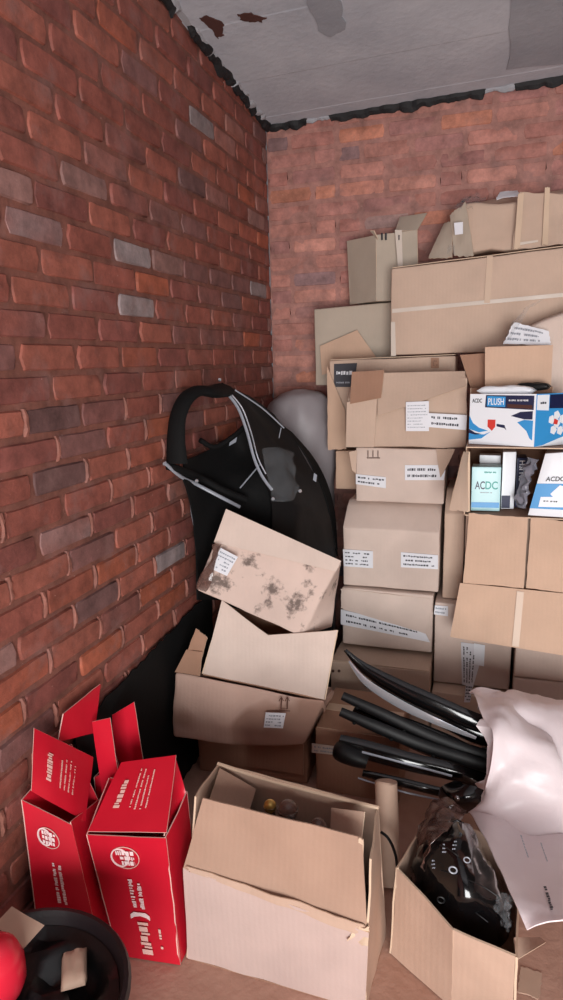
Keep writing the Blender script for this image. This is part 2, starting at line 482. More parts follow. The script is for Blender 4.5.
brick_wall('wall_left', -YF, lambda s, z: V((-.004, -s, z)), V((1, 0, 0)), lambda s: zc(0, -s)+.02, PAL_L, (128, 82, 71), .0065, .06, 1.7555-.0762*.5, lumps=True, joint=.0085)
brick_wall('wall_back', XR, lambda s, z: V((s, .004, z)), V((0, -1, 0)), lambda s: zc(s, 0)+.02, PAL_B, (172, 124, 114), .0022, .11, 1.77, joint=.012, pattern='mixed')

def slab(name, pts, nrm_off, mat):
    pts = [V(p) for p in pts]; n = len(pts); off = V(nrm_off)
    vs = pts+[p+off for p in pts]
    fs = [tuple(range(n)), tuple(range(n, 2*n))]+[(i, (i+1) % n, n+(i+1) % n, n+i) for i in range(n)]
    return mk(name, vs, fs, mat, None, False)
# backing masonry behind the two brick faces, so the walls have thickness
struct(slab('wall_left', [(-.02, .22, 0), (-.02, YF, 0), (-.02, YF, zc(0, YF)), (-.02, .22, 2.6)], (-.2, 0, 0), M['patch'])).name = 'wall_left.001'
struct(slab('wall_back', [(-.02, .02, 0), (XR, .02, 0), (XR, .02, zc(XR, 0)), (-.02, .02, zc(0, 0))], (0, .2, 0), M['patch'])).name = 'wall_back.001'
plast = concrete('plaster', (92, 88, 84), (106, 101, 97))
struct(slab('wall_right', [(XR, .22, 0), (XR, YF, 0), (XR, YF, zc(XR, YF)), (XR, .22, zc(XR, .1))], (.2, 0, 0), plast))
# front wall, behind the photographer, with an unseen opening shaped for low light
OX0, OX1, OZ = .85, 2.78, 1.65
zt = zc(1.5, YF)+.1
fv = [((-.2, OX0), (0, zt)), ((OX1, XR+.2), (0, zt)), ((OX0, OX1), (OZ, zt))]
vs = []; fs = []
for (xa, xb), (za, zb) in fv:
    k = len(vs)
    for y in (YF, YF-.2):
        vs += [V((xa, y, za)), V((xb, y, za)), V((xb, y, zb)), V((xa, y, zb))]
    fs += [(k, k+1, k+2, k+3), (k+4, k+5, k+6, k+7), (k, k+1, k+5, k+4), (k+1, k+2, k+6, k+5), (k+2, k+3, k+7, k+6), (k+3, k, k+4, k+7)]
struct(mk('wall_front', vs, fs, plast, None, False))

# floor: gently uneven dusty screed
def floor():
    nx, ny = 60, 90; vs = []; fs = []
    for j in range(ny+1):
        for i in range(nx+1):
            x = -.2+(XR+.4)*i/nx; y = .2+(YF-2.2)*j/ny
            vs.append(V((x, y, -.0015+.0012*fbm(V((x, y, 0)), 5, 1))))
    for j in range(ny):
        for i in range(nx):
            a = j*(nx+1)+i; fs.append((a, a+1, a+nx+2, a+nx+1))
    k = len(vs); vs += [V((-.2, .2, -.1)), V((XR+.2, .2, -.1)), V((XR+.2, YF-2, -.1)), V((-.2, YF-2, -.1))]; fs.append((k, k+1, k+2, k+3))
    return struct(mk('floor', vs, fs, M['floor'], None, True))
floor()
# concrete soffit with shutter-board steps running along the back wall
def ceiling():
    ys = [.2, -.10, -.104, -.42, -.426, -.80, -.806, -1.2, -1.206, -1.7, -1.706, -2.3, -2.306, -3, -3.006, -4, YF-.2]
    dz = [0, 0, .0012, .0012, .0, .0, .0012, .0012, .0, .0, .0012, .0012, 0, 0, .0012, .0012, .0]
    vs = []; fs = []; nx = 70
    for j, y in enumerate(ys):
        for i in range(nx+1):
            x = -.2+(XR+.4)*i/nx
            vs.append(V((x, y+.003*fbm(V((x, round(y, 1), 0)), 9, 2), zc(x, y)+dz[j]+.0006*fbm(V((x, round(y, 1), 1)), 6, 4))))
    for j in range(len(ys)-1):
        for i in range(nx):
            a = j*(nx+1)+i; fs.append((a, a+1, a+nx+2, a+nx+1))
    k = len(vs)
    for (x, y) in ((-.2, .2), (XR+.2, .2), (XR+.2, YF-.2), (-.2, YF-.2)): vs.append(V((x, y, zc(x, y)+.18)))
    fs.append((k, k+1, k+2, k+3))
    c = struct(mk('ceiling', vs, fs, M['ceiling'], None, False))
    return c
ceiling()
def onceil(px, py):
    r = ROT @ V(((px-CX)/F, (CY-py)/F, -1)); lo = 0; 
    t = (2.568+.024*CAM.x-.083*CAM.y-CAM.z)/(r.z-.024*r.x+.083*r.y)
    return CAM+r*t
def ceil_blot(name, pts, mat, th=.004, lift=.0):
    w = [onceil(*p)+V((0, 0, lift)) for p in pts]
    c = sum(w, V())/len(w); ring = []
    sub = []
    for i in range(len(w)):
        a, b = w[i], w[(i+1) % len(w)]
        for k in range(5):
            p = a.lerp(b, k/5); sub.append(p+V((random.uniform(-.006, .006), random.uniform(-.006, .006), 0)))
    n = len(sub)
    vs = sub+[p-V((0, 0, th)) for p in sub]
    fs = [tuple(range(n)), tuple(range(n, 2*n))]+[(i, (i+1) % n, n+(i+1) % n, n+i) for i in range(n)]
    return struct(mk(name, vs, fs, mat, None, False))
ceil_blot('ceiling', [(305, -5), (338, -5), (346, 28), (330, 36), (318, 30)], M['patch']).name = 'ceiling.001'
ceil_blot('ceiling', [(512, -5), (572, -8), (572, 62), (508, 68)], M['patch']).name = 'ceiling.002'
ceil_blot('ceiling', [(199, 18), (206, 15), (222, 22), (224, 34), (218, 38), (210, 27)], M['rust'], .003).name = 'ceiling.003'
ceil_blot('ceiling', [(238, 14), (250, 13), (266, 17), (262, 21), (250, 21), (240, 19)], M['rust'], .003).name = 'ceiling.004'

# ragged black membrane and mortar along both junctions of wall and soffit
def ragged(name, a, b, down, out, n, mat, amp, skip=0, seed=0):
    rnd = random.Random(seed); vs = []; fs = []; a = V(a); b = V(b)
    for i in range(n+1):
        p = a.lerp(b, i/n)
        h = down*(.55+.9*abs(mn.noise(V((i*.11+seed, 1, 0)))))+rnd.uniform(-amp, amp)*.2+amp*.8*mn.noise(V((i*.3, seed, 2)))
        if skip and mn.noise(V((i*.07+seed, 5, 0))) > skip: h = .003
        o = V(out)*(.6+.8*abs(mn.noise(V((i*.15+seed, 3, 0)))))
        p = V((p.x, p.y, zc(p.x, p.y)+.004))
        vs += [p, p+o, p+o*.8-V((0, 0, h*.6)), p+o*.35-V((0, 0, h)), p-V((0, 0, h))]
    for i in range(n):
        for k in range(5):
            a1 = i*5+k; b1 = i*5+(k+1) % 5; fs.append((a1, b1, b1+5, a1+5))
    fs.append(tuple(range(5))); fs.append(tuple(range(n*5, n*5+5)))
    return struct(mk(name, vs, fs, mat, None, False))
ragged('trim_1', (.02, -.006, 0), (2.85, -.006, 0), .045, (0, -.03, 0), 260, M['debris'], .010, skip=.2, seed=3)
ragged('trim_2', (.02, -.004, 0), (2.85, -.004, 0), .022, (0, -.022, 0), 260, M['mortarlump'], .010, seed=8)
ragged('trim_3', (.004, -.0, 0), (.004, -4.2, 0), .04, (.035, 0, 0), 300, M['debris'], .022, skip=.3, seed=5)
ragged('trim_4', (.002, -.0, 0), (.002, -4.2, 0), .02, (.05, 0, 0), 300, M['mortarlump'], .02, seed=11, skip=.1)

# ------------------------------------------------------------------ CARTONS
def carton(label_, x0, x1, yf, yb, z0, z1, mat='cream', dent=.003, slope=None, tape=True, top_right=0, group='cardboard boxes stacked on the right', flaps=True, r=.006, **kw):
    """closed carton, its front parallel to the back wall; slope=(dy,dz) raises the lid behind the front edge"""
    t = root('cardboard_box', label_, 'cardboard box', ((x0+x1)/2, (yf+yb)/2, z0), group)
    m = M[mat]
    q = lambda x, y, z: V((x, y, z))
    zr = z1+top_right
    if slope:
        dy, dz = slope
        def fn(pt, u, w, v):
            if pt.z > z0+(z1-z0)*.6:
                d = max(0, (yf+dy)-pt.y)/dy
                k = (v-.6)/.4
                pt = V((pt.x, pt.y, pt.z-dz*d*max(0, k)))
            return pt
        b = hexbody('body', [q(x0, yf, z0), q(x1, yf, z0), q(x1, yf, zr+dz), q(x0, yf, z1+dz), q(x0, yb, z0), q(x1, yb, z0), q(x1, yb, zr+dz), q(x0, yb, z1+dz)], m, t, r, dent, n=14, func=fn)
    else:
        b = hexbody('body', [q(x0, yf, z0), q(x1, yf, z0), q(x1, yf, zr), q(x0, yf, z1), q(x0, yb, z0), q(x1, yb, z0), q(x1, yb, zr), q(x0, yb, z1)], m, t, r, dent)
        if flaps:   # two lid flaps and a tape seam
            ym = (yf+yb)/2
            for (ya, yc_) in ((yf+.004, ym-.0015), (ym+.0015, yb-.004)):
                sheet('flap', [q(x0+.004, ya, z1+.003), q(x1-.004, ya, zr+.003), q(x1-.004, yc_, zr+.003), q(x0+.004, yc_, z1+.003)], m, t, t=.003, nu=8, nv=4, crumple=.001, edge=M['edge'])
            if tape:
                sheet('tape', [q(x0+.006, ym-.024, z1+.0044), q(x1-.006, ym-.024, zr+.0044), q(x1-.006, ym+.024, zr+.0044), q(x0+.006, ym+.024, z1+.0044)], M['tape'], t, t=.0012, nu=8, nv=2)
    t['yf'] = yf
    return t
def flabel(t, a, b, c, d, yf, **k):
    return label(pq(a, b, c, d, y=yf-.002), t, **k)

# column beside the black panel, floor upwards
b = carton('brown cardboard box at the bottom of the central stack, behind the black trim strips', .464, .862, -.75, -.2, 0, .3, 'kraft')
holes = []
for px in (333, 339): 
    c = P(px, 671, y=-.752)
    tube('hand_hole', [c+V((0, .002, 0)), c+V((0, -.0015, 0))], .006, M['inkbrown'], b, 10)
b = carton('closed pale cardboard box with a torn white tape strip slanting across its front', .484, .858, -.62, -.12, .322, .57, 'cream', slope=None, dent=.004, flaps=False)
flabel(b, (341, 624), (430, 642), (424, 630), (341, 609), -.62, rows=2, cols=26, seed=3, crumple=.002, fill=.6)
sheet('flap', [P(341, 608, y=-.624), P(426, 634, y=-.630), P(433, 599, y=-.624), P(341, 589, y=-.624)], M['cream'], b, t=.003, crumple=.003, edge=M['edge'], rag=.01)
b = carton('square-fronted cardboard box with two white printed labels and a brown sloping lid', .487, .876, -.60, -.12, .578, .826, 'cream', slope=(.10, .095))
flabel(b, (344, 566), (373, 568), (373, 551), (343, 549), -.60, rows=4, cols=8, seed=5)
flabel(b, (401, 567), (438, 569), (438, 555), (401, 552), -.60, rows=3, cols=12, seed=6)
b = carton('small pale cardboard box with two white labels under the crumpled wide box', .527, .885, -.53, -.35, .925, 1.148, 'cream', flaps=False)
flabel(b, (405, 480), (444, 480), (446, 465), (405, 465), -.53, rows=2, cols=13, seed=7)
flabel(b, (356, 484), (386, 488), (386, 477), (356, 474), -.53, rows=2, cols=9, seed=8, crumple=.002)
# printed handling mark
for dx in (0, 5, 10):
    tube('handling_mark', [P(368+dx, 457, y=-.5355), P(368+dx, 450.5, y=-.5355)], .0018, M['inkbrown'], b, 6)
tube('handling_mark', [P(367, 458, y=-.5355), P(380, 458, y=-.5355)], .0018, M['inkbrown'], b, 6)
sheet('torn_flap', [P(440, 478, y=-.536), P(449, 462, y=-.56), P(455, 449, y=-.57), P(436, 449, y=-.54)], M['kraft'], b, t=.003, crumple=.006, rag=.02, edge=M['edge'])
sheet('torn_flap', [P(352, 470, y=-.54), P(356, 474, y=-.535), P(357, 450, y=-.535), P(349, 452, y=-.55)], M['kraft'], b, t=.003, crumple=.004, rag=.02, edge=M['edge'])

# crumpled wide box with labels
t = root('cardboard_box', 'crumpled wide cardboard box with a white address label and folded torn lid', 'cardboard box', (.73, -.45, 1.15), 'cardboard boxes stacked on the right')
fq = [P(349, 447, y=-.55), P(467, 445, y=-.55), P(467, 372, y=-.53), P(348, 400, y=-.55)]
c8 = [V((fq[0].x, -.55, 1.155)), V((fq[1].x, -.55, 1.155)), P(468, 378, y=-.53), P(348, 398, y=-.53),
      V((.5, -.345, 1.155)), V((.94, -.345, 1.155)), P(462, 372, y=-.36), P(352, 376, y=-.36)]
hexbody('body', c8, M['kraft'], t, .008, .008, ds=8)
sheet('lid_flap', [P(378, 416, y=-.562), P(466, 386, y=-.556), P(465, 371, y=-.50), P(377, 373, y=-.50)], M['kraft'], t, t=.004, crumple=.004, edge=M['edge'])
sheet('lid_flap', [P(350, 404, y=-.56), P(381, 398, y=-.566), P(384, 370, y=-.535), P(352, 372, y=-.535)], M['brown'], t, t=.004, crumple=.004, edge=M['edge'])
sheet('lid_flap', [P(346, 447, y=-.556), P(374, 447, y=-.556), P(377, 398, y=-.562), P(347, 402, y=-.558)], M['kraft'], t, t=.004, crumple=.005, edge=M['edge'])
label(pq((406, 431), (429, 431), (429, 401), (406, 402), y=-.562), t, rows=8, cols=8, seed=11, ink='trimgrey', fill=.5)
label(pq((429, 427), (466, 430), (467, 415), (429, 413), y=-.560), t, rows=2, cols=13, seed=12)

# tall box behind it: two boxes, one on the other
b = carton('lower tan cardboard box behind the small labelled box, showing only its crushed left edge', .392, .87, -.33, -.19, .932, 1.110, 'tan', dent=.007, flaps=False)
b = carton('tall cardboard box with a black printed panel on its upper left corner', .370, .905, -.33, -.195, 1.122, 1.50, 'kraft', top_right=.008, dent=.004)
qq = pq((334, 387), (354, 387), (357, 363), (334, 364), y=-.334)
k_ = sheet('printed_panel', qq, M['ink'], b, t=.003, nu=4, nv=4)
prints(patchq(qq, .1, .45, .95, .75), 1, 5, k_, M['label'], 'print', seed=4, fill=1)
prints(patchq(qq, .1, .08, .9, .3), 1, 9, k_, M['trimgrey'], 'print', seed=4, fill=.6)
qq = pq((431, 368), (439, 368), (439, 358), (431, 358), y=-.334)
k_ = sheet('printed_mark', qq, M['brown'], b, t=.002, nu=3, nv=3)
prints(patchq(qq, .2, .2, .8, .8), 3, 3, k_, M['inkbrown'], 'print', seed=9)
sheet('crushed_corner', [P(328, 450, y=-.34), P(346, 449, y=-.35), P(345, 410, y=-.35), P(327, 366, y=-.345)], M['tan'], b, t=.004, crumple=.006, rag=.01, edge=M['edge'])

# upper row
b = carton('grey cardboard box against the back wall with a loose lid flap leaning on it', .258, .622, -.15, -.02, 1.39, 1.735, 'grey', top_right=.012, dent=.003, flaps=False)
sheet('loose_flap', [P(322, 375, y=-.175), P(376, 357, y=-.18), P(357, 330, y=-.17), P(320, 346, y=-.17)], M['tan'], b, t=.004, edge=M['edge'], bend=.004)
b = carton('long wide cardboard box with a taped seam on top of the tall box', .632, 1.62, -.30, -.205, 1.518, 1.868, 'kraft', top_right=.055, dent=.004)
sheet('seam_tape', pq((392, 313), (572, 296), (572, 292), (392, 309), y=-.303), M['cleartape'], b, t=.0015, nu=20, nv=2, crumple=.003)
sheet('side_tape', pq((484, 303), (490, 303), (493, 256), (487, 256), y=-.304), M['tape'], b, t=.001, nu=2, nv=6)
sheet('corner_tape', pq((391, 356), (396, 356), (395, 322), (391, 322), y=-.3045), M['cleartape'], b, t=.001, nu=2, nv=5)

# small open box at the back of the top row
t = root('cardboard_box', 'small grey cardboard box with shiny tape and one raised flap by the back wall', 'cardboard box', (.56, -.12, 1.74), 'cardboard boxes stacked on the right')
A0 = P(376, 300, y=-.19); A0.z = 1.752
L0 = P(350, 302, y=-.07); L0.z = 1.752
R0 = P(418, 298, y=-.12); R0.z = 1.752
Bk = L0+(R0-A0); 
Bk.y = min(Bk.y, -.012)
h1, h2, h3 = P(376, 235, y=-.19), P(347, 241, y=-.07), P(417, 230, y=-.12)
hb = V((Bk.x, Bk.y, h2.z))
for (a, b2, c, d) in ((L0, A0, h1, h2), (A0, R0, h3, h1), (R0, Bk, hb, h3), (Bk, L0, h2, hb)):
    sheet('side_panel', [a, b2, c, d], M['grey'], t, t=.004, crumple=.003, edge=M['edge'])
sheet('base', [L0, A0, R0, Bk], M['grey'], t, t=.004)
sheet('lid_flap', [P(395, 231, y=-.13), P(417, 230, y=-.12), P(427, 213, y=-.05), P(400, 217, y=-.04)], M['grey'], t, t=.004, crumple=.002, edge=M['edge'])
sheet('corner_flap', [P(376, 238, y=-.19), P(378, 240, y=-.20), P(374, 231, y=-.22), P(370, 231, y=-.21)], M['grey'], t, t=.003, nu=3, nv=3, edge=M['edge'])
label(pq((398, 268), (403, 268), (402, 230), (395, 230), y=-.178), t, rows=1, cols=3, mat='cleartape', name='tape', marks=False)
for px in (382, 386): tube('handling_mark', [P(px, 240, y=-.192), P(px, 233, y=-.192)], .004, M['ink'], t, 6)
tube('handling_mark', [P(399, 240, y=-.182), P(399, 235, y=-.182)], .003, M['ink'], t, 6)

# crushed box wrapped in film on top
t = root('cardboard_box', 'crushed kraft cardboard box with ragged flaps and clear film on top of the long box', 'cardboard box', (1.2, -.16, 1.9), 'cardboard boxes stacked on the right')
zb = lambda x: 1.8745+.0557*(x-.632)+.022
def BB(px, py, y, zmin=None):
    p = P(px, py, y=y); return p
bl = P(472, 258, y=-.25); bl.z = zb(bl.x); br = V((1.62, -.25, zb(1.62))); 
tl = P(462, 206, y=-.22); tr = P(595, 190, y=-.22)
hexbody('body', [bl, br, tr, tl, V((bl.x-.03, -.03, zb(bl.x))), V((1.6, -.03, zb(1.6))), P(590, 185, y=-.04), P(470, 204, y=-.04)], M['kraft'], t, .012, .016, ds=9)
sheet('side_flap', [P(454, 256, y=-.24), P(474, 257, y=-.262), P(466, 203, y=-.24), P(450, 216, y=-.2)], M['grey'], t, t=.004, crumple=.012, rag=.02, edge=M['edge'])
sheet('side_flap', [P(428, 258, y=-.22), P(452, 257, y=-.27), P(452, 222, y=-.2), P(444, 224, y=-.16)], M['grey'], t, t=.004, crumple=.010, rag=.02, edge=M['edge'])
sheet('front_flap', [P(512, 250, y=-.275), P(563, 244, y=-.275), P(572, 196, y=-.25), P(520, 192, y=-.25)], M['kraft'], t, t=.004, crumple=.010, rag=.01, edge=M['edge'])
sheet('torn_ridge', [P(514, 249, y=-.285), P(520, 248, y=-.285), P(524, 192, y=-.262), P(518, 194, y=-.262)], M['edge'], t, t=.006, crumple=.006, nu=4, rag=.02)
sheet('torn_ridge', [P(542, 245, y=-.285), P(548, 244, y=-.285), P(550, 188, y=-.262), P(545, 188, y=-.262)], M['edge'], t, t=.006, crumple=.006, nu=4, rag=.02)
sheet('loose_sheet', [P(496, 200, y=-.2), P(520, 196, y=-.22), P(517, 190, y=-.16), P(500, 193, y=-.16)], M['label'], t, t=.002, crumple=.01, rag=.03)
label(pq((455, 235), (463, 234), (463, 222), (454, 223), y=-.262), t, marks=False)
label(pq((516, 246), (538, 242), (538, 240), (516, 243), y=-.272), t, mat='cleartape', name='tape', marks=False)
surf('clear_film', [[P(452, 216, y=-.22), P(462, 208, y=-.24), P(474, 207, y=-.24)], [P(456, 206, y=-.2), P(468, 200, y=-.21), P(482, 202, y=-.2)], [P(463, 201, y=-.12), P(474, 196, y=-.12), P(486, 200, y=-.12)]], M['film'], t, t=.001, crumple=.02, cs=30)
surf('clear_film', [[P(447, 254, y=-.25), P(455, 254, y=-.25)], [P(448, 245, y=-.25), P(455, 246, y=-.25)]], M['film'], t, t=.001, crumple=.01, cs=30, n=8)

# right column
b = carton('bottom cardboard box of the column under the tall white-labelled box', .868, 1.158, -.72, -.2, 0, .205, 'kraft', flaps=False)
flabel(b, (464, 702), (470, 702), (473, 684), (466, 683), -.72, rows=5, cols=3, seed=23)
b = carton('pale cardboard box with an upright white printed label, right of the torn-tape box', .868, 1.160, -.65, -.22, .212, .552, 'cream', flaps=False)
flabel(b, (434, 614), (448, 616), (448, 606), (435, 605), -.65, rows=2, cols=8, seed=21, ink='trimgrey')
ql = pq((462, 684), (473, 687), (485, 645), (461, 642), y=-.652)
lb = label(ql, b, marks=False)
qv = pq((463, 682), (473, 684), (476, 648), (462, 646), y=-.657)
prints([qv[0], qv[3], qv[2], qv[1]], 4, 16, lb, M['ink'], seed=22, fill=.8)
label(pq((474, 664), (484, 666), (485, 645), (474, 643), y=-.654), b, mat='white', marks=False)
b = carton('narrow upright cardboard box between the sloping-lid square box and the open-fronted box', .892, .968, -.60, -.3, .556, .903, 'kraft', slope=(.10, .085))
b = carton('bottom right cardboard box, partly behind the white sack', 1.172, 1.60, -.70, -.22, 0, .294, 'cream', flaps=False)
b = carton('right cardboard box under the hanging flaps of the open box', 1.172, 1.60, -.70, -.22, .298, .552, 'cream', flaps=False)
b = carton('cardboard box carrying the open-fronted box, hidden by its hanging flaps', .978, 1.58, -.70, -.3, .558, .925, 'kraft', flaps=False)

# open-fronted box lying on its side, with teal and white product boxes in it
t = root('cardboard_box', 'open-fronted cardboard box on its side holding small blue and white boxes, flaps hanging down', 'cardboard box', (1.25, -.5, .93), 'cardboard boxes stacked on the right')
X0, X1, Y0, Y1, Z0, Z1 = .974, 1.58, -.74, -.3, .936, 1.186
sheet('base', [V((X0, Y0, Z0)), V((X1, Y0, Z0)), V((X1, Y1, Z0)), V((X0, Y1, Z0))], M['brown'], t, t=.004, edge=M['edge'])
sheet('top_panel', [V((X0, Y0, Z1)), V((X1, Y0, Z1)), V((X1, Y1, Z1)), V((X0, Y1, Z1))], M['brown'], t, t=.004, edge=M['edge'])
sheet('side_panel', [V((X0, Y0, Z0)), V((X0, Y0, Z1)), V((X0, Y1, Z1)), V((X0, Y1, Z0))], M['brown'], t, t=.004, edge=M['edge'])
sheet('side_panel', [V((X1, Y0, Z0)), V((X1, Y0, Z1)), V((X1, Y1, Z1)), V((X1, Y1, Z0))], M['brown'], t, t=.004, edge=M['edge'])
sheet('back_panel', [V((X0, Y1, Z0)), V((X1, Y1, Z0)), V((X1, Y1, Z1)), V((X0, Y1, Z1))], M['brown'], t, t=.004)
sheet('flap', [P(463, 583, y=-.765), P(524, 588, y=-.765), P(528, 518, y=-.742), P(469, 513, y=-.742)], M['tan'], t, t=.004, crumple=.003, rag=.006, edge=M['edge'])
sheet('flap', [P(526, 588, y=-.765), P(590, 596, y=-.765), P(590, 524, y=-.742), P(531, 518, y=-.742)], M['tan'], t, t=.004, crumple=.003, rag=.006, edge=M['edge'])
fl2 = sheet('folded_flap', [P(450, 637, y=-.82), P(590, 660, y=-.82), P(590, 596, y=-.772), P(460, 583, y=-.772)], M['tan'], t, t=.004, crumple=.004, edge=M['edge'], nu=16)
sheet('tape', [P(512, 646, y=-.824), P(519, 647, y=-.824), P(524, 592, y=-.778), P(517, 591, y=-.778)], M['tape'], fl2, t=.001, nu=2, nv=6)
sheet('side_flap', [P(449, 510, y=-.80), P(468, 512, y=-.745), P(469, 452, y=-.745), P(464, 452, y=-.82)], M['kraft'], t, t=.004, crumple=.006, rag=.02, edge=M['edge'])
sheet('torn_edge', [P(466, 512, y=-.748), P(470, 512, y=-.746), P(470, 452, y=-.746), P(465, 452, y=-.748)], M['edge'], t, t=.004, crumple=.005, nu=3, rag=.01)

def card_box(name, label_, cat, q, depth, mat, group=None, r=.002, dirv=None):
    """small printed carton: q is its front bl br tr tl, depth back along dirv"""
    q = [V(c) for c in q]; d = (dirv or V((0, 1, 0)))*depth
    t = root(name, label_, cat, (sum(q, V())/4+d*.5)-V((0, 0, (q[2].z-q[1].z)/2)), group)
    hexbody('body', q+[c+d for c in q], M[mat], t, r, .0008, n=5)
    return t
zf = Z0+.004
def up2(px, py, y, z):      # vertical quad from base pixel column
    p = P(px, py, y=y); p.z = z; return p
def face(pxl, pxr, pyt, yl, yr, z0):
    a = P(pxl, 500, y=yl); b2 = P(pxr, 500, y=yr); ht = P(pxl, pyt, y=yl).z
    return [V((a.x, yl, z0)), V((b2.x, yr, z0)), V((b2.x, yr, ht)), V((a.x, yl, ht))]
# teal box reading ACDC
q = face(471, 500, 467, -.69, -.68, zf)
t = card_box('product_box', 'pale mint small box printed ACDC in the open-fronted box', 'product box', q, .08, 'mint', 'small product boxes')
word('AC', patchq(q, .12, .50, .46, .68), t, M['navy'], 'lettering', .0025)
word('DC', patchq(q, .48, .50, .90, .68), t, M['teal'], 'lettering', .0025)
prints(patchq(q, .42, .84, .95, .93), 1, 12, t, M['teal'], seed=31, lift=.0025)
prints(patchq(q, .3, .40, .8, .45), 1, 12, t, M['trimgrey'], seed=32, lift=.0025)
sheet('printed_band', [c+V((0, -.002, 0)) for c in patchq(q, .02, .08, .98, .2)], M['teal'] if False else M['blue'], t, t=.001, nu=3, nv=2)
q = face(478, 499, 455, -.57, -.57, zf)
card_box('product_box', 'white box with grey windows standing behind the mint ACDC box', 'product box', q, .06, 'white', 'small product boxes')
q = face(501, 514, 452, -.64, -.63, zf)
t = card_box('product_box', 'narrow white box with a blue corner right of the mint ACDC box', 'product box', q, .1, 'white', 'small product boxes')
sheet('printed_corner', [c+V((0, -.003, 0)) for c in patchq(q, .05, .02, .7, .24)], M['navy'], t, t=.001, nu=3, nv=3)
q = face(515, 525, 458, -.60, -.59, zf)
t = card_box('product_box', 'dark navy upright box with white lettering beside the grey plastic film', 'product box', q, .1, 'navy', 'small product boxes')
qw = patchq(q, .25, .55, .8, .95)
word('PLUSH', [qw[1]+V((0, -.001, 0)), qw[2]+V((0, -.001, 0)), qw[3]+V((0, -.001, 0)), qw[0]+V((0, -.001, 0))], t, M['white'], 'lettering', .003)
# crumpled grey plastic
t = surf('plastic_bag', [[P(516, 506, y=-.67), P(523, 508, y=-.71), P(526, 508, y=-.71)], [P(518, 495, y=-.66), P(525, 493, y=-.71), P(529, 489, y=-.70)],
     [P(524, 475, y=-.66), P(529, 470, y=-.71), P(533, 470, y=-.69)], [P(527, 459, y=-.67), P(533, 458, y=-.71), P(538, 459, y=-.70)]], M['wrap'], None, t=.003, crumple=.03, cs=24)
tag(t, 'crumpled grey see-through plastic bag bulging from the open-fronted box', 'plastic bag')

def swoosh(q, pts, mat, parent, name='printed_swoosh', lift=.003, t=.001):
    q = [V(c) for c in q]; n = (q[1]-q[0]).cross(q[3]-q[0]).normalized()
    if n.dot(CAM-q[0]) < 0: n = -n
    a = [bil(q, u, v)+n*lift for (u, v) in pts]; m = len(a)
    vs = a+[p-n*t for p in a]
    fs = [tuple(range(m)), tuple(range(m, 2*m))]+[(i, (i+1) % m, m+(i+1) % m, m+i) for i in range(m)]
    return mk(name, vs, fs, mat, parent, False)
# PLUSH box on top, corner towards the camera
zt_ = Z1+.002
def colu(px, py, y, z): 
    p = P(px, py, y=y); p.z = z; return p
a0 = colu(469, 440, -.665, zt_); a1 = colu(534, 446, -.735, zt_); a2 = colu(572, 430, -.63, zt_)
hA = P(470, 394, y=-.665).z
qf = [a0, a1, V((a1.x, a1.y, P(534, 394, y=-.735).z)), V((a0.x, a0.y, hA))]
qs = [a1, a2, V((a2.x, a2.y, hA)), qf[2]]
dv = (a2-a1)
t = root('product_box', 'blue and white printed PLUSH tap box, open at the top, above the open-fronted box', 'product box', ((a0+a1+a2)/3), 'printed blue and white boxes')
hexbody('body', [a0, a1, qf[2]-V((0, 0, .012)), qf[3]-V((0, 0, .012)), a0+dv, a1+dv, V((a1+dv).to_tuple())+V((0, 0, hA-zt_-.012)), V((a0+dv).to_tuple())+V((0, 0, hA-zt_-.012))], M['white'], t, .002, .0006, n=6)
nf = (qf[1]-qf[0]).cross(qf[3]-qf[0]).normalized()
pf = sheet('front_panel', [c+nf*.002 for c in qf], M['white'], t, t=.003, nu=6, nv=4)
swoosh(qf, [(.24, .74), (.97, .70), (.97, .97), (.25, .98)], M['navy'], pf, 'printed_band', .003)
swoosh(qf, [(.27, .76), (.55, .75), (.55, .95), (.27, .96)], M['blue'], pf, 'printed_band', .0042)
word('PLUSH', patchq([c+nf*.004 for c in qf], .29, .79, .53, .92), pf, M['white'], 'lettering', .002)
swoosh(qf, [(.58, .74), (.95, .72), (.95, .79), (.58, .81)], M['rust'], pf, 'printed_band', .0042)
prints(patchq([c+nf*.004 for c in qf], .59, .84, .94, .92), 1, 18, pf, M['label'], seed=41)
word('ACDC', patchq([c+nf*.002 for c in qf], .04, .83, .19, .91), pf, M['ink'], 'lettering', .0022)
swoosh(qf, [(0, .56), (.06, .42), (.16, .33), (.30, .28), (.16, .24), (0, .30)], M['blue'], pf)
swoosh(qf, [(0, .26), (.10, .20), (.24, .20), (.34, .26), (.2, .12), (0, .08)], M['blue'], pf)
swoosh(qf, [(0, .3), (.1, .23), (.2, .21), (.1, .19), (0, .22)], M['navy'], pf, lift=.0036)
swoosh(qf, [(.64, .58), (.78, .66), (.96, .68), (.96, .52), (.84, .52)], M['navy'], pf)
swoosh(qf, [(.74, .46), (.84, .51), (.97, .5), (.97, .12), (.93, .16), (.88, .30)], M['blue'], pf)
swoosh(qf, [(.29, .50), (.41, .50), (.41, .36), (.36, .28), (.29, .36)], M['redprint'], pf, 'printed_tap')
swoosh(qf, [(.43, .42), (.55, .40), (.58, .30), (.55, .34), (.43, .37)], M['navy'], pf, 'printed_tap')
ns = (qs[1]-qs[0]).cross(qs[3]-qs[0]).normalized()
if ns.dot(CAM-qs[0]) < 0: ns = -ns
ps = sheet('side_panel', [c+ns*.002 for c in qs], M['blue'], t, t=.003, nu=6, nv=4)
swoosh(qs, [(.01, .7), (.32, .68), (.32, .98), (.01, .98)], M['white'], ps, 'printed_band')
swoosh(qs, [(.34, .72), (1, .70), (1, .98), (.34, .98)], M['navy'], ps, 'printed_band')
prints(patchq([c+ns*.003 for c in qs], .05, .78, .28, .88), 1, 4, ps, M['ink'], seed=43)
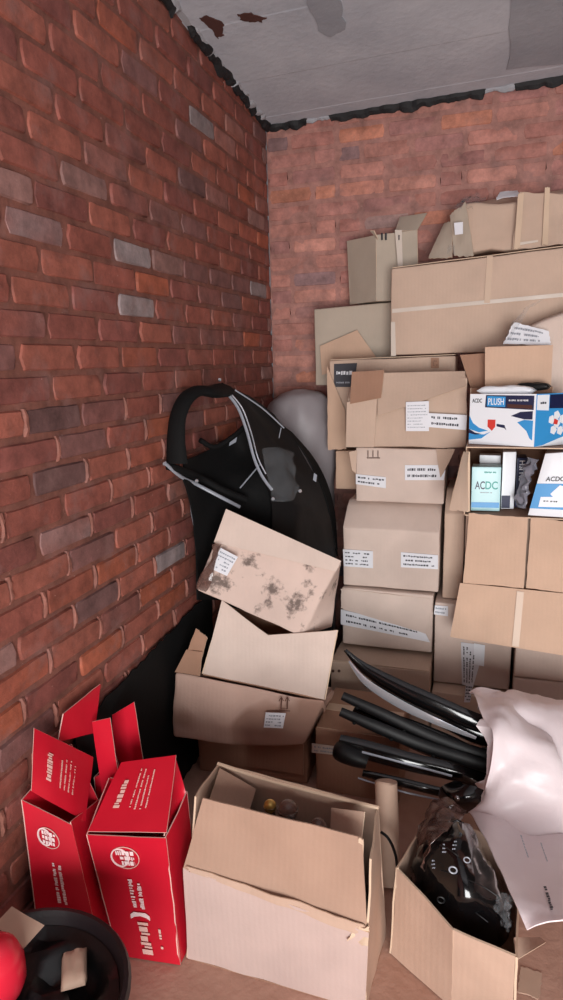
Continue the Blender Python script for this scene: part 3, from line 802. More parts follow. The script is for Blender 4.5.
for (u, v) in ((.42, .5), (.55, .58), (.7, .5), (.48, .3), (.66, .28), (.8, .38), (.56, .42)):
    swoosh(qs, [(u-.08, v-.05), (u+.02, v-.09), (u+.09, v), (u+.02, v+.09), (u-.07, v+.06)], M['white'], ps, 'printed_fitting', .003)
swoosh(qs, [(.46, .42), (.56, .40), (.58, .48), (.48, .52)], M['redprint'], ps, 'printed_fitting', .0045)
swoosh(qs, [(0, .0), (.2, .02), (.75, .16), (1, .12), (1, .0)], M['white'], ps)
# white sachets lying on the PLUSH box
zp = hA-.009
def blob_pack(name, label_, cat, c, dims, rz, mat, group=None, tilt=0):
    vs = []; fs = []; nu, nv = 14, 8; sd = random.uniform(0, 40)
    Rm = Matrix.Rotation(rz, 3, 'Z') @ Matrix.Rotation(tilt, 3, 'Y')
    for s in (1, -1):
        for j in range(nv+1):
            for i in range(nu+1):
                u = 2*i/nu-1; v = 2*j/nv-1
                h = dims[2]*.5*(max(0, 1-u**4)*max(0, 1-v**4))**.5
                p = V((u*dims[0]/2, v*dims[1]/2, s*h*(1+.3*mn.noise(V((u*2+sd, v*2, s))))))
                vs.append(V(c)+Rm @ p+V((0, 0, dims[2]*.5)))
    W = (nu+1)*(nv+1)
    for s in (0, 1):
        for j in range(nv):
            for i in range(nu):
                a = s*W+j*(nu+1)+i; fs.append((a, a+1, a+nu+2, a+nu+1))
    o = mk(name, vs, fs, mat, None)
    bm = bmesh.new(); bm.from_mesh(o.data); bmesh.ops.remove_doubles(bm, verts=bm.verts, dist=.0004); bmesh.ops.recalc_face_normals(bm, faces=bm.faces); bm.to_mesh(o.data); bm.free()
    return tag(o, label_, cat, group)
c = P(508, 391, y=-.66); blob_pack('packet', 'long white packet lying on the open top of the PLUSH box', 'packet', (c.x-.005, -.645, zp+.002), (.2, .055, .034), -.28, M['white'])
c = P(530, 383, y=-.6); blob_pack('packet', 'black packet with a white stripe behind the long white packet', 'packet', (c.x+.01, -.60, zp+.016), (.12, .05, .028), -.25, M['satin'])

# second blue and white box at the right edge
p0 = P(528, 524, y=-.775); p1 = P(590, 531, y=-.80)
q = [V((p0.x, -.775, Z0+.001)), V((p1.x, -.795, Z0+.001)), P(592, 452, y=-.80), P(544, 452, y=-.765)]
q = [V((p0.x, -.77, .930)), V((p1.x, -.79, .928)), P(592, 452, y=-.785), P(546, 455, y=-.765)]
sh = V((0, 0, .937-.930))
t = root('product_box', 'white and blue printed box leaning at the right edge below the PLUSH box', 'product box', (q[0]+q[1])/2, 'printed blue and white boxes')
q = [q[0]+V((0, .035, .012)), q[1]+V((0, .035, .014)), q[2]+V((0, .035, 0)), q[3]+V((0, .035, 0))]
hexbody('body', q+[c+V((.02, .16, 0)) for c in q], M['white'], t, .002, .0008, n=6)
swoosh(q, [(.0, .12), (1, .12), (1, .52), (.0, .52)], M['blue'], t, 'printed_band', .003)
swoosh(q, [(.14, .15), (.95, .17), (.95, .33), (.14, .31)], M['white'], t, 'printed_panel', .0045)
swoosh(q, [(.3, .36), (.45, .5), (.6, .46), (.7, .4), (.55, .36), (.6, .3), (.38, .3)], M['white'], t, 'printed_fitting', .0045)
word('ACDC', patchq(q, .16, .56, .52, .63), t, M['ink'], 'lettering', .003)
prints(patchq(q, .2, .22, .5, .27), 1, 6, t, M['ink'], seed=47, lift=.005)

# open box behind, upright flap catching light
t = root('cardboard_box', 'open cardboard box with an upright kraft flap behind the PLUSH box', 'cardboard box', (1.11, -.53, Z1+.001), 'cardboard boxes stacked on the right')
bx0, bx1, by0, by1, bz0, bz1 = .975, 1.262, -.548, -.478, Z1+.003, 1.385
for a, b2 in (((bx0, by0), (bx1, by0)), ((bx1, by0), (bx1, by1)), ((bx1, by1), (bx0, by1)), ((bx0, by1), (bx0, by0))):
    sheet('side_panel', [V((*a, bz0)), V((*b2, bz0)), V((*b2, bz1)), V((*a, bz1))], M['brown'], t, t=.003, edge=M['edge'], nu=6, nv=5)
sheet('base', [V((bx0, by0, bz0)), V((bx1, by0, bz0)), V((bx1, by1, bz0)), V((bx0, by1, bz0))], M['brown'], t, t=.002, nu=4, nv=4)
sheet('upright_flap', [P(485, 390, y=-.552), P(551, 388, y=-.552), P(553, 345, y=-.54), P(485, 347, y=-.54)], M['tan'], t, t=.004, edge=M['edge'], crumple=.002)
sheet('side_flap', [P(472, 392, y=-.49), P(487, 392, y=-.49), P(488, 353, y=-.475), P(460, 355, y=-.475)], M['brown'], t, t=.004, edge=M['edge'], crumple=.002)  # shade on this flap put in as browner board
# bulging carton with printed film
t = root('cardboard_box', 'round-topped bulging cardboard box with a printed white film flap at the right edge', 'cardboard box', (1.35, -.4, Z1+.001), 'cardboard boxes stacked on the right')
zb2 = Z1+.006
x0_, x1_ = 1.14, 1.62
def bulge(pt, u, w, v):
    return pt+V((0, 0, .04*math.sin(math.pi*min(1, u*1.1))*v))
hexbody('body', [V((x0_, -.465, zb2)), V((x1_, -.465, zb2)), V((x1_, -.455, 1.67)), V((x0_+.03, -.455, 1.60)), V((x0_, -.325, zb2)), V((x1_, -.325, zb2)), V((x1_, -.325, 1.67)), V((x0_+.04, -.325, 1.61))], M['cream'], t, .02, .006, func=bulge)
fq_ = [P(503, 344, y=-.482), P(551, 345, y=-.50), P(549, 331, y=-.49), P(514, 322, y=-.478)]
f_ = sheet('printed_film', fq_, M['label'], t, t=.002, crumple=.006, rag=.02)
prints(patchq([c+V((0, -.007, 0)) for c in fq_], .05, .1, .9, .9), 3, 14, f_, M['trimgrey'], seed=51)
surf('clear_film', [[P(503, 346, y=-.48), P(512, 335, y=-.49), P(520, 322, y=-.48)], [P(508, 330, y=-.47), P(519, 318, y=-.48), P(530, 308, y=-.475)], [P(518, 318, y=-.46), P(530, 305, y=-.47), P(545, 298, y=-.46)]], M['film'], t, t=.001, crumple=.012, cs=20)

# ------------------------------------------------------------------ floor box behind the large open box
b = carton('brown cardboard box on the floor with a shiny tape strip, behind the large open box', .508, .80, -1.16, -.86, 0, .243, 'brown', group='cardboard boxes on the floor')
label(pq((312, 752), (350, 756), (350, 748), (312, 743), y=-1.164), b, rows=2, cols=14, seed=61, mat='cleartape', name='tape', ink='trimgrey')

# ------------------------------------------------------------------ LEFT STACK
GL = 'leaning cardboard boxes beside the left wall'
def stand(px, py, y): return P(px, py, y=y)
b = root('cardboard_box', 'shadowed brown cardboard box on the floor at the bottom of the left stack', 'cardboard box', (.25, -1.05, 0), GL)
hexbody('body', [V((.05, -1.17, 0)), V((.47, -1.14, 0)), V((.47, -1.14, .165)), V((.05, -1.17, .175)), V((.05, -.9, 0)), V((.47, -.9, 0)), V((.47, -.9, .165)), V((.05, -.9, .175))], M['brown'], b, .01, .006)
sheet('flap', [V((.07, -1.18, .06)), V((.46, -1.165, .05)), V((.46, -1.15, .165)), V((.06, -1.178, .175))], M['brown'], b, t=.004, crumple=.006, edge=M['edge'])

# sagging wide box
t = root('cardboard_box', 'sagging wide cardboard box with a white label, under the open box of the stack', 'cardboard box', (.27, -1.1, .18), GL)
f0, f1, f2, f3 = P(172, 739, y=-1.285), P(302, 748, y=-1.23), P(324, 701, y=-1.2), P(174, 672, y=-1.285)
f1 = P(303, 746, y=-1.22)
def sag(pt, u, w, v):
    d = -.012*math.sin(math.pi*u)*(1-v)
    o = -.014*math.sin(math.pi*u*1.6)*math.sin(math.pi*v)*(1-w)
    dd = -.04*min(1, max(0, (w-.02)/.06)) if v > .8 else 0
    return pt+V((0, o, (d if w < .5 else 0)+dd))
bz = .182
k0, k1 = V((f0.x+.012, -.97, bz)), V((f1.x, -.95, bz))
hexbody('body', [f0, f1, V((f2.x, -1.2, f2.z)), f3, k0, k1, V((f2.x-.02, -.95, f2.z-.05)), V((f3.x+.012, -.97, f3.z-.08))], M['scuffed'], t, .012, .007, ds=7, func=sag)
label(pq((264, 727), (283, 728), (286, 713), (266, 712), y=-1.262), t, rows=4, cols=6, seed=71, crumple=.002, ink='trimgrey')
for (u, v) in ((281, 0), (287, 1)):
    tube('handling_arrow', [P(u, 709, y=-1.247), P(u+.5, 698, y=-1.247)], .0022, M['inkbrown'], t, 6)
    tube('handling_arrow', [P(u-2, 701, y=-1.247), P(u+.5, 697, y=-1.247), P(u+2.5, 701, y=-1.247)], .0016, M['inkbrown'], t, 6)
tube('handling_arrow', [P(279, 710, y=-1.247), P(290, 711, y=-1.247)], .0016, M['inkbrown'], t, 6)
sheet('side_flap', [P(175, 672, y=-1.285), P(200, 676, y=-1.275), P(202, 652, y=-1.265), P(186, 650, y=-1.265)], M['brown'], t, t=.004, crumple=.006, edge=M['edge'])
sheet('upright_flap', [P(184, 660, y=-1.262), P(199, 667, y=-1.262), P(207, 638, y=-1.25), P(196, 628, y=-1.25)], M['brown'], t, t=.004, crumple=.008, rag=.02, edge=M['edge'])

# open box in the middle of the stack
t = root('cardboard_box', 'open plain cardboard box in the middle of the left stack, its front lip dipping', 'cardboard box', (.3, -1.08, .36), GL)
g0, g1, g2, g3 = P(203, 677, y=-1.24), P(324, 701, y=-1.18), P(337, 630, y=-1.16), P(223, 596, y=-1.2)
dk = V((-.05, .19, .0)); g0 = g0+V((0, 0, .012)); g1 = g1+V((0, 0, .006))
sheet('front_panel', [g0, g1, g2, g3], M['cream'], t, t=.004, crumple=.004, edge=M['edge'], nu=20, nv=12, top=lambda u: 1-(.05+.27*u/.45 if u < .45 else .32*(1-(u-.45)/.55)**.9))
dq = dk*.9+V((0, 0, -.11))
sheet('side_panel', [g1, g1+dk, g2+dq, g2], M['kraft'], t, t=.004, crumple=.003, edge=M['edge'])
sheet('side_panel', [g0, g0+dk, g3+dq, g3-V((0, 0, .035))], M['kraft'], t, t=.004, crumple=.003, edge=M['edge'])
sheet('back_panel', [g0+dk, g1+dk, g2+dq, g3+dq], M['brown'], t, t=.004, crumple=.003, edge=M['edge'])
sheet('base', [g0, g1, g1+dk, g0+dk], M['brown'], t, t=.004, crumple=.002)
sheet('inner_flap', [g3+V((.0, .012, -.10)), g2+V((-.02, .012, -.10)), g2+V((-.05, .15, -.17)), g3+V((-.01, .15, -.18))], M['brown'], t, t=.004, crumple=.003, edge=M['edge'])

# tilted grimy box on top
t = root('cardboard_box', 'tilted grimy cardboard box with dark stains and a white label, topmost of the left stack', 'cardboard box', (.32, -1.05, .66), GL)
h0, h1, h2, h3 = P(197, 589, y=-1.25), P(301, 637, y=-1.17), P(341, 561, y=-1.06), P(226, 509, y=-1.13)
k0_, k1_, k2_, k3_ = P(204, 582, y=-1.10), P(333, 627, y=-1.05), P(341, 566, y=-.94), P(230, 517, y=-1.03)
hexbody('body', [h0, h1, h2, h3, k0_, k1_, k2_, k3_], M['stained'], t, .009, .006, ds=7, n=16)
qq = [h0, h1, h2, h3]; nn = (h1-h0).cross(h3-h0).normalized()
if nn.dot(CAM-h0) < 0: nn = -nn
L_ = sheet('lid_flap', [bil(qq, .0, .58)+nn*.006, bil(qq, 1., .86)+nn*.006, bil(qq, 1.0, 1.0)+nn*.004, bil(qq, .0, 1.0)+nn*.004], M['cream'], t, t=.004, crumple=.002, edge=M['edge'])
label([P(209, 568, y=-1.232)+nn*.007, P(227, 576, y=-1.226)+nn*.007, P(238, 557, y=-1.196)+nn*.007, P(221, 548, y=-1.196)+nn*.007], t, rows=5, cols=6, seed=81, ink='trimgrey')
surf('plastic_wrap', [[P(197, 589, y=-1.26), P(206, 592, y=-1.27)], [P(200, 578, y=-1.25), P(212, 580, y=-1.255)], [P(210, 560, y=-1.23), P(217, 552, y=-1.23)], [P(214, 545, y=-1.2), P(222, 545, y=-1.21)]], M['smoke'], t, t=.001, crumple=.012, cs=25)

# ------------------------------------------------------------------ LARGE OPEN BOX in front
t = root('cardboard_box', 'large open cardboard box with a buckled front panel, holding small lamps, at the front', 'cardboard box', (.58, -1.8, 0), 'cardboard boxes on the floor')
c0 = P(188, 958, z=.001); c1 = P(365, 1010, z=.001)
m0, m1 = P(183, 868, y=c0.y-.012), P(369, 932, y=c1.y-.012)
e0, e1 = P(203, 798, y=-1.875), P(362, 838, y=-1.885)
d0, d1 = P(219, 764, y=-1.70), P(378, 808, y=-1.73)
b0, b1 = V((c0.x+.01, c0.y+.24, .001)), V((c1.x+.015, c1.y+.22, .001))
sheet('front_panel', [c0, c1, m1, m0], M['front'], t, t=.005, crumple=.003, edge=M['edge'], nu=18, top=lambda u: 1+.0*u)
sheet('buckled_flap', [m0+V((0, .002, -.003)), m1+V((-.005, .002, -.003)), e1, e0], M['mid'], t, t=.005, crumple=.008, cs=7, edge=M['edge'], nu=18, bend=-.012)
sheet('creased_strip', [m0+V((.02, -.002, -.004)), m1+V((-.03, -.002, -.012)), m1+V((-.01, -.001, .016)), m0+V((.01, -.001, .010))], M['dull'], t, t=.003, crumple=.006, cs=14, edge=M['edge'], nu=20, rag=.01)
sheet('side_panel', [c1, b1, V((d1.x+.002, d1.y-.004, d1.z)), V((m1.x+.004, m1.y+.01, e1.z-.02))], M['dull'], t, t=.005, crumple=.004, edge=M['edge'])
sheet('side_panel', [c0, b0, V((d0.x, d0.y, d0.z)), V((e0.x-.02, e0.y, e0.z-.0))], M['dull'], t, t=.005, crumple=.004, edge=M['edge'])
sheet('back_panel', [b0, b1, d1, d0], M['dull'], t, t=.006, crumple=.004, edge=M['edge'], nu=18, bend=.0)
sheet('base', [c0, c1, b1, b0], M['brown'], t, t=.004)
rim = smoothpath([d0+V((-.004, 0, .0)), d0.lerp(d1, .3)+V((0, .002, -.008)), d0.lerp(d1, .65)+V((0, .002, -.006)), d1+V((.002, 0, 0))], 6)
tube('folded_rim', rim, .0055, M['edge'], t, 8)
sheet('inner_flap', [P(206, 812, y=-1.85), P(245, 826, y=-1.80), P(256, 789, y=-1.73), P(220, 768, y=-1.725)], M['mid'], t, t=.004, crumple=.002, edge=M['edge'])
sheet('inner_flap', [P(330, 850, y=-1.80), P(360, 850, y=-1.83), P(364, 812, y=-1.79), P(331, 808, y=-1.76)], M['dull'], t, t=.004, crumple=.002, edge=M['edge'])
sheet('torn_layer', [m1+V((-.05, -.006, -.035)), m1+V((-.002, -.008, -.03)), m1+V((.0, -.006, .015)), m1+V((-.03, -.004, .008))], M['edge'], t, t=.003, crumple=.014, cs=30, rag=.05, nu=8, nv=6)
sheet('torn_layer', [e1+V((-.012, -.008, -.17)), e1+V((.004, -.008, -.17)), e1+V((.004, -.004, 0)), e1+V((-.008, -.004, 0))], M['edge'], t, t=.003, crumple=.006, cs=30, rag=.05, nu=4, nv=10)
# contents
def lathe(name, prof, c, axis, mat, parent=None, seg=20):
    axis = V(axis).normalized(); a = V((1, 0, 0)) if abs(axis.x) < .8 else V((0, 1, 0))
    s = axis.cross(a).normalized(); b2 = axis.cross(s); vs = []; fs = []
    for (r, h) in prof:
        for k in range(seg):
            an = 2*math.pi*k/seg; vs.append(V(c)+axis*h+(s*math.cos(an)+b2*math.sin(an))*r)
    for i in range(len(prof)-1):
        for k in range(seg): fs.append((i*seg+k, i*seg+(k+1) % seg, (i+1)*seg+(k+1) % seg, (i+1)*seg+k))
    fs.append(tuple(range(seg))); fs.append(tuple(range((len(prof)-1)*seg, len(prof)*seg)))
    return mk(name, vs, fs, mat, parent)
def bulb(px, py, y, r, mat, lab, ax=(0, -.5, 1)):
    p = P(px, py, y=y)
    tt = root('lamp', lab, 'lamp', p, 'small lamps in the large open box')
    prof = [(r*.35, -2.3*r), (r*.42, -2.2*r), (r*.42, -1.2*r), (r*.6, -.9*r), (r*.93, -.4*r), (r, 0), (r*.92, .4*r), (r*.7, .72*r), (r*.35, .94*r), (r*.05, r)]
    lathe('glass', prof, p, ax, mat, tt); lathe('cap', [(r*.44, -2.6*r), (r*.47, -2.5*r), (r*.47, -1.7*r), (r*.43, -1.6*r)], p, ax, M['steel'], tt)
    tube('ring', [p+V((math.cos(a)*r*.98, math.sin(a)*r*.98, r*.1)) for a in [k*math.pi/8 for k in range(16)]], r*.07, M['steel'], tt, 6, closed=True)
hexb = V((.55, -1.8, .17))
bulb(270, 806, -1.79, .017, M['gold'], 'small gold-tinted lamp in the large open box')
bulb(288, 810, -1.79, .026, M['glass'], 'smoky glass lamp with a steel ring beside the gold lamp')
bulb(318, 826, -1.81, .020, M['glass'], 'smaller smoky lamp at the right end of the open box')
t2 = hexbody('packing_pile', [V((.40, -1.86, .14)), V((.78, -1.87, .14)), V((.78, -1.87, .30)), V((.40, -1.86, .31)), V((.40, -1.74, .14)), V((.77, -1.75, .14)), V((.77, -1.75, .30)), V((.40, -1.74, .31))], M['bin'], None, .02, .02, ds=25)
tag(t2, 'dark crumpled bag of parts filling the large open box', 'bag')

# ------------------------------------------------------------------ RED BOXES
GR = 'red cardboard boxes on the floor by the left wall'
def redprint(qf, t, sd, letters=True):
    n = (qf[1]-qf[0]).cross(qf[3]-qf[0]).normalized()
    if n.dot(CAM-qf[0]) < 0: n = -n
    Q = [c+n*.0035 for c in qf]
    # round emblem: ring with a blocky animal-like mark
    W = (Q[1]-Q[0]).length; H = (Q[3]-Q[0]).length; cu, cv, rr = .45, .84, .030
    ring = [bil(Q, cu+math.cos(a)*rr/W, cv+math.sin(a)*rr/H) for a in [k*math.pi/12 for k in range(24)]]
    tube('emblem_ring', ring, .0011, M['cardedge'], t, 5, closed=True)
    prints(patchq(Q, cu-.020/W, cv-.021/H, cu+.020/W, cv+.021/H), 3, 4, t, M['pinkprint'], 'emblem', seed=sd+2, fill=1.5, lift=.0012, dens=.9)
    tube('emblem_ring', [bil(Q, cu+math.cos(a)*rr*.62/W-.012/W, cv+math.sin(a)*rr*.8/H) for a in [k*math.pi/12 for k in range(24)]], .0022, M['pinkprint'], t, 5, closed=True)
    a = patchq(Q, .40, .44, .62, .70)
    prints([a[0], a[3], a[2], a[1]], 2, 17, t, M['pinkprint'], 'print', seed=sd, fill=1.0, lift=.0012)
    if letters:
        a = patchq(Q, .38, .06, .68, .40)
        # large outlined capitals running down the panel
        for (u, v, w, h) in ((.5, .385, .28, .05),):
            swoosh(Q, [(u-w/2, v-h*.7), (u-w/2, v), (u-w*.3, v+h*.45), (u+w*.3, v+h*.45), (u+w/2, v), (u+w/2, v-h*.7), (u+w*.3, v-h*.3), (u, v-h*.1), (u-w*.3, v-h*.3)], M['pinkprint'], t, 'lettering', .0012)
        a = patchq(Q, .42, .06, .62, .33)
        prints([a[0], a[3], a[2], a[1]], 1, 5, t, M['cardedge'], 'lettering', seed=sd+5, fill=1.5, lift=.0012)
        a = patchq(Q, .72, .08, .80, .30)
        prints([a[0], a[3], a[2], a[1]], 1, 5, t, M['cardedge'], 'print', seed=sd+9, fill=.8, lift=.0012, dens=.5)
def lidprint(q, t, sd):
    n = (q[1]-q[0]).cross(q[3]-q[0]).normalized()
    if n.dot(CAM-q[0]) < 0: n = -n
    Q = [c+n*.003 for c in q]
    a = patchq(Q, .2, .3, .32, .8); prints([a[0], a[3], a[2], a[1]], 1, 8, t, M['cardedge'], 'print', seed=sd, fill=1.3, lift=.0008, dens=1)
    a = patchq(Q, .42, .28, .72, .85); prints([a[0], a[3], a[2], a[1]], 4, 20, t, M['cardedge'], 'print', seed=sd+1, fill=.5, lift=.0008)
# right-hand box
t = root('cardboard_box', 'upright red cardboard box with white print, right-hand one next to the large open box', 'cardboard box', (.25, -1.85, 0), GR)
r0 = P(124, 962, z=.002); r1 = P(187, 967, z=.002)
r1 = V((.352, -1.935, .002)); r0 = V((.185, -1.955, .002))
r2, r3 = P(166, 838, y=-1.95), P(87, 835, y=-1.965)
bk = V((-.012, .2, 0))
w0, w1 = V((.175, -1.812, .002)), V((.345, -1.80, .002))
w2, w3 = P(187, 792, y=-1.80), P(110, 778, y=-1.812)
sheet('front_panel', [r0, r1, r2, r3], M['red'], t, t=.003, crumple=.002, edge=M['cardedge'])
sheet('side_panel', [r1, w1, w2, r2], M['red'], t, t=.003, crumple=.004, edge=M['cardedge'])
sheet('side_panel', [r0, w0, w3, r3], M['red'], t, t=.003, crumple=.002, edge=M['cardedge'])
sheet('back_panel', [w0, w1, w2, w3], M['red'], t, t=.003, edge=M['cardedge'])
lq = [r3+V((.0, .004, .008)), r2+V((.0, .004, .012)), P(176, 755, y=-1.79), P(121, 762, y=-1.81)]
lid = sheet('lid', lq, M['red'], t, t=.003, crumple=.003, edge=M['cardedge'])
redprint([r0, r1, r2, r3], t, 101); lidprint(lq, lid, 102)
sheet('corner_flap', [P(165, 836, y=-1.945), P(176, 815, y=-1.84), P(185, 792, y=-1.82), P(176, 757, y=-1.79)], M['red'], t, t=.003, crumple=.004, edge=M['cardedge'], nu=5, nv=5)
# left-hand box
t = root('cardboard_box', 'upright red cardboard box with white print, left-hand one behind the dark tub', 'cardboard box', (.1, -1.95, 0), GR)
s0, s1 = V((.035, -2.06, .002)), V((.168, -1.995, .002))
s3 = P(22, 800, x=.036); s2 = P(71, 822, y=-1.99)
u0, u1 = V((.034, -1.84, .002)), V((.15, -1.80, .002)); u2, u3 = P(98, 800, y=-1.83), P(14, 785, x=.03); u3 = V((.03, -1.86, s3.z+.02))
sheet('front_panel', [s0, s1, s2, s3], M['red'], t, t=.003, crumple=.003, edge=M['cardedge'], top=lambda u: 1-.02*u)
sheet('side_panel', [s1, u1, u2, s2], M['red'], t, t=.003, crumple=.003, edge=M['cardedge'])
sheet('side_panel', [s0, u0, u3, s3], M['red'], t, t=.003, crumple=.001, edge=M['cardedge'])
sheet('back_panel', [u0, u1, u2, u3], M['red'], t, t=.003, edge=M['cardedge'])
redprint([s0, s1, s2, s3], t, 111)
lq = [s3+V((.012, .02, .012)), P(86, 822, y=-1.93), P(93, 757, y=-1.80), P(34, 728, x=.06)]
lid = sheet('lid', lq, M['red'], t, t=.003, crumple=.005, edge=M['cardedge']); lidprint(lq, lid, 112)
# two behind
t = root('cardboard_box', 'red cardboard box with its lid flap standing up against the brick wall', 'cardboard box', (.1, -1.65, 0), GR)
v0, v1, v2, v3 = V((.036, -1.785, .002)), V((.155, -1.765, .002)), P(112, 768, y=-1.765), V((.038, -1.785, .38))
v3.x = max(v3.x, .022)
hb_ = V((0, .055, 0))
sheet('front_panel', [v0, v1, v2, v3], M['red'], t, t=.003, edge=M['cardedge'])
sheet('side_panel', [v1, v1+hb_, P(116, 757, y=-1.71), v2], M['red'], t, t=.003, edge=M['cardedge'])
sheet('back_panel', [v0+hb_, v1+hb_, P(116, 757, y=-1.71), v3+hb_], M['red'], t, t=.003, edge=M['cardedge'])
sheet('side_panel', [v0, v0+hb_, v3+hb_, v3], M['red'], t, t=.003, edge=M['cardedge'])
sheet('upright_flap', [P(58, 742, x=.036), P(95, 733, y=-1.72), P(100, 684, y=-1.70), P(64, 714, x=.036)], M['red'], t, t=.003, crumple=.004, edge=M['cardedge'])
sheet('side_flap', [P(102, 795, y=-1.792), P(119, 780, y=-1.785), P(110, 718, y=-1.785), P(92, 722, y=-1.792)], M['red'], t, t=.003, crumple=.003, edge=M['cardedge'])
t = root('cardboard_box', 'red cardboard box furthest back, half in shadow behind the other red boxes', 'cardboard box', (.08, -1.54, 0), GR)
v0, v1, w0, w1 = V((.037, -1.69, .002)), V((.135, -1.68, .002)), V((.037, -1.55, .002)), V((.12, -1.54, .002))
v2, v3, w2, w3 = P(145, 768, y=-1.68), V((.038, -1.69, P(108, 762, y=-1.69).z)), V((.11, -1.54, .24)), V((.04, -1.55, .25))
sheet('front_panel', [v0, v1, v2, v3], M['red'], t, t=.003, edge=M['cardedge'], crumple=.002)
sheet('side_panel', [v1, w1, w2, v2], M['red'], t, t=.003, edge=M['cardedge'])
sheet('side_panel', [v0, w0, w3, v3], M['red'], t, t=.003, edge=M['cardedge'])
sheet('back_panel', [w0, w1, w2, w3], M['red'], t, t=.003, edge=M['cardedge'])
sheet('upright_flap', [v3+V((0, -.004, 0)), v2+V((0, -.004, 0)), P(134, 702, y=-1.67), V((.040, -1.68, P(117, 716, y=-1.68).z))], M['red'], t, t=.003, edge=M['cardedge'], crumple=.003)

o = sheet('shade_sheet', [V((.020, -1.82, .003)), V((.020, -.90, .003)), V((.017, -.90, .62)), V((.017, -1.82, .54))], M['matt'], None, t=.004, crumple=.002, rag=.012, nu=36)  # dark sheet stands in for the shade along the wall foot
tag(o, 'black sheet standing in for shade at the brick wall foot behind the red boxes', 'sheet')
# ------------------------------------------------------------------ DARK TUB, bottom left
zr_ = .24
cR = P(131, 1000, z=zr_); cT = P(82, 906, z=zr_)
cen = V((.235, -2.36, 0))
t = root('tub', 'dark round plastic tub with a black liner bag in the bottom left corner', 'tub', cen)
lathe('body', [(.15, 0), (.16, .004), (.185, .16), (.205, .305), (.214, .312), (.217, .325), (.212, .333), (.203, .334), (.196, .322), (.175, .16), (.148, .012)], cen, (0, 0, 1), M['dark'], t, 48)
vs = []; fs = []; nr, ns_ = 10, 40
for i in range(nr+1):
    for k in range(ns_):
        a = 2*math.pi*k/ns_; r = .192*(1-i/nr)
        p = cen+V((math.cos(a)*r, math.sin(a)*r, .305-.05*math.sin(math.pi*.5*i/nr)))
        p.z += .06*fbm(p, 14, 3)*min(1, i/2)
        vs.append(p)
for i in range(nr):
    for k in range(ns_): fs.append((i*ns_+k, i*ns_+(k+1) % ns_, (i+1)*ns_+(k+1) % ns_, (i+1)*ns_+k))
mk('liner_bag', vs, fs, M['bin'], t)
p = P(76, 985, z=.26)
o = blob_pack('paper_scrap', 'pale crumpled paper scrap lying in the dark tub', 'paper', (p.x, p.y, .285), (.05, .09, .03), .6, M['paleobj'])
# red rounded cap and a pale card at the left edge
p = P(2, 975, z=.30)
ctr = P(0, 975, z=.36); ctr.x = max(ctr.x, .11)
t = root('bottle', 'rounded red plastic bottle at the left edge beside the dark tub', 'bottle', (ctr.x, ctr.y, 0))
t.location = (ctr.x, ctr.y, ctr.z-.05)
lathe('body', [(.02, -.05), (.045, -.045), (.054, -.02), (.056, .02), (.05, .05), (.038, .068), (.016, .08)], ctr+V((-.01, -.0, 0)), (.1, -.2, 1), M['redgloss'], t, 28)
lathe('cap', [(.017, .078), (.018, .082), (.018, .1), (.015, .103)], ctr+V((-.01, 0, 0)), (.1, -.2, 1), M['redin'], t, 20)
q = [P(24, 948, z=.36), P(44, 926, z=.36), P(12, 906, z=.40), P(-6, 925, z=.40)]
for c in q: c.x = max(c.x, .02)
o = sheet('card_scrap', q, M['paleobj'], None, t=.003, crumple=.004, edge=M['cardedge']); tag(o, 'pale torn piece of card above the red bottle at the left edge', 'card')

# ------------------------------------------------------------------ BLACK VEHICLE PANEL leaning in the corner
t = root('vehicle_panel', 'large black plastic vehicle panel with arched opening and grey edge strips by the wall', 'vehicle panel', (.2, -.8, 0))
arch = smoothpath([P(177, 463, x=.06), P(176, 440, x=.06), P(178, 417, x=.06), P(186, 399, x=.07), P(198, 391, x=.085), P(212, 392, x=.11), P(224, 390, y=-.82)], 6)
tube('arch', arch, interp([.040, .034, .031, .031, .033, .038, .046], 6), M['matt'], t, 12, flat=.5)
# upper shell: dark skin from the arch crest down to the right
surf('right_shell', [[P(222, 382, y=-.84), P(240, 392, y=-.80), P(262, 404, y=-.74), P(281, 424, y=-.68)],
                     [P(234, 398, y=-.86), P(252, 412, y=-.82), P(275, 432, y=-.74), P(298, 446, y=-.66)],
                     [P(252, 440, y=-.88), P(268, 448, y=-.82), P(292, 462, y=-.74), P(314, 474, y=-.64)],
                     [P(265, 478, y=-.90), P(282, 486, y=-.84), P(304, 494, y=-.74), P(326, 505, y=-.62)],
                     [P(272, 512, y=-.90), P(290, 520, y=-.84), P(312, 530, y=-.74), P(334, 545, y=-.62)],
                     [P(275, 620, y=-.86), P(292, 620, y=-.82), P(314, 630, y=-.72), P(334, 620, y=-.62)]], M['satin'], t, t=.006, crumple=.008, cs=9)
# inner well
surf('inner_well', [[P(186, 460, x=.05), P(205, 452, y=-.92), P(232, 436, y=-.76), P(250, 420, y=-.74)],
                    [P(184, 478, x=.055), P(210, 470, y=-.94), P(240, 455, y=-.76), P(262, 452, y=-.78)],
                    [P(190, 500, x=.06), P(215, 490, y=-.96), P(246, 480, y=-.86), P(268, 484, y=-.86)],
                    [P(196, 540, x=.06), P(222, 520, y=-.96), P(250, 510, y=-.88), P(276, 520, y=-.86)],
                    [P(198, 600, x=.06), P(224, 600, y=-.90), P(250, 600, y=-.84), P(276, 620, y=-.82)]], M['matt'], t, t=.006, crumple=.006, cs=10)
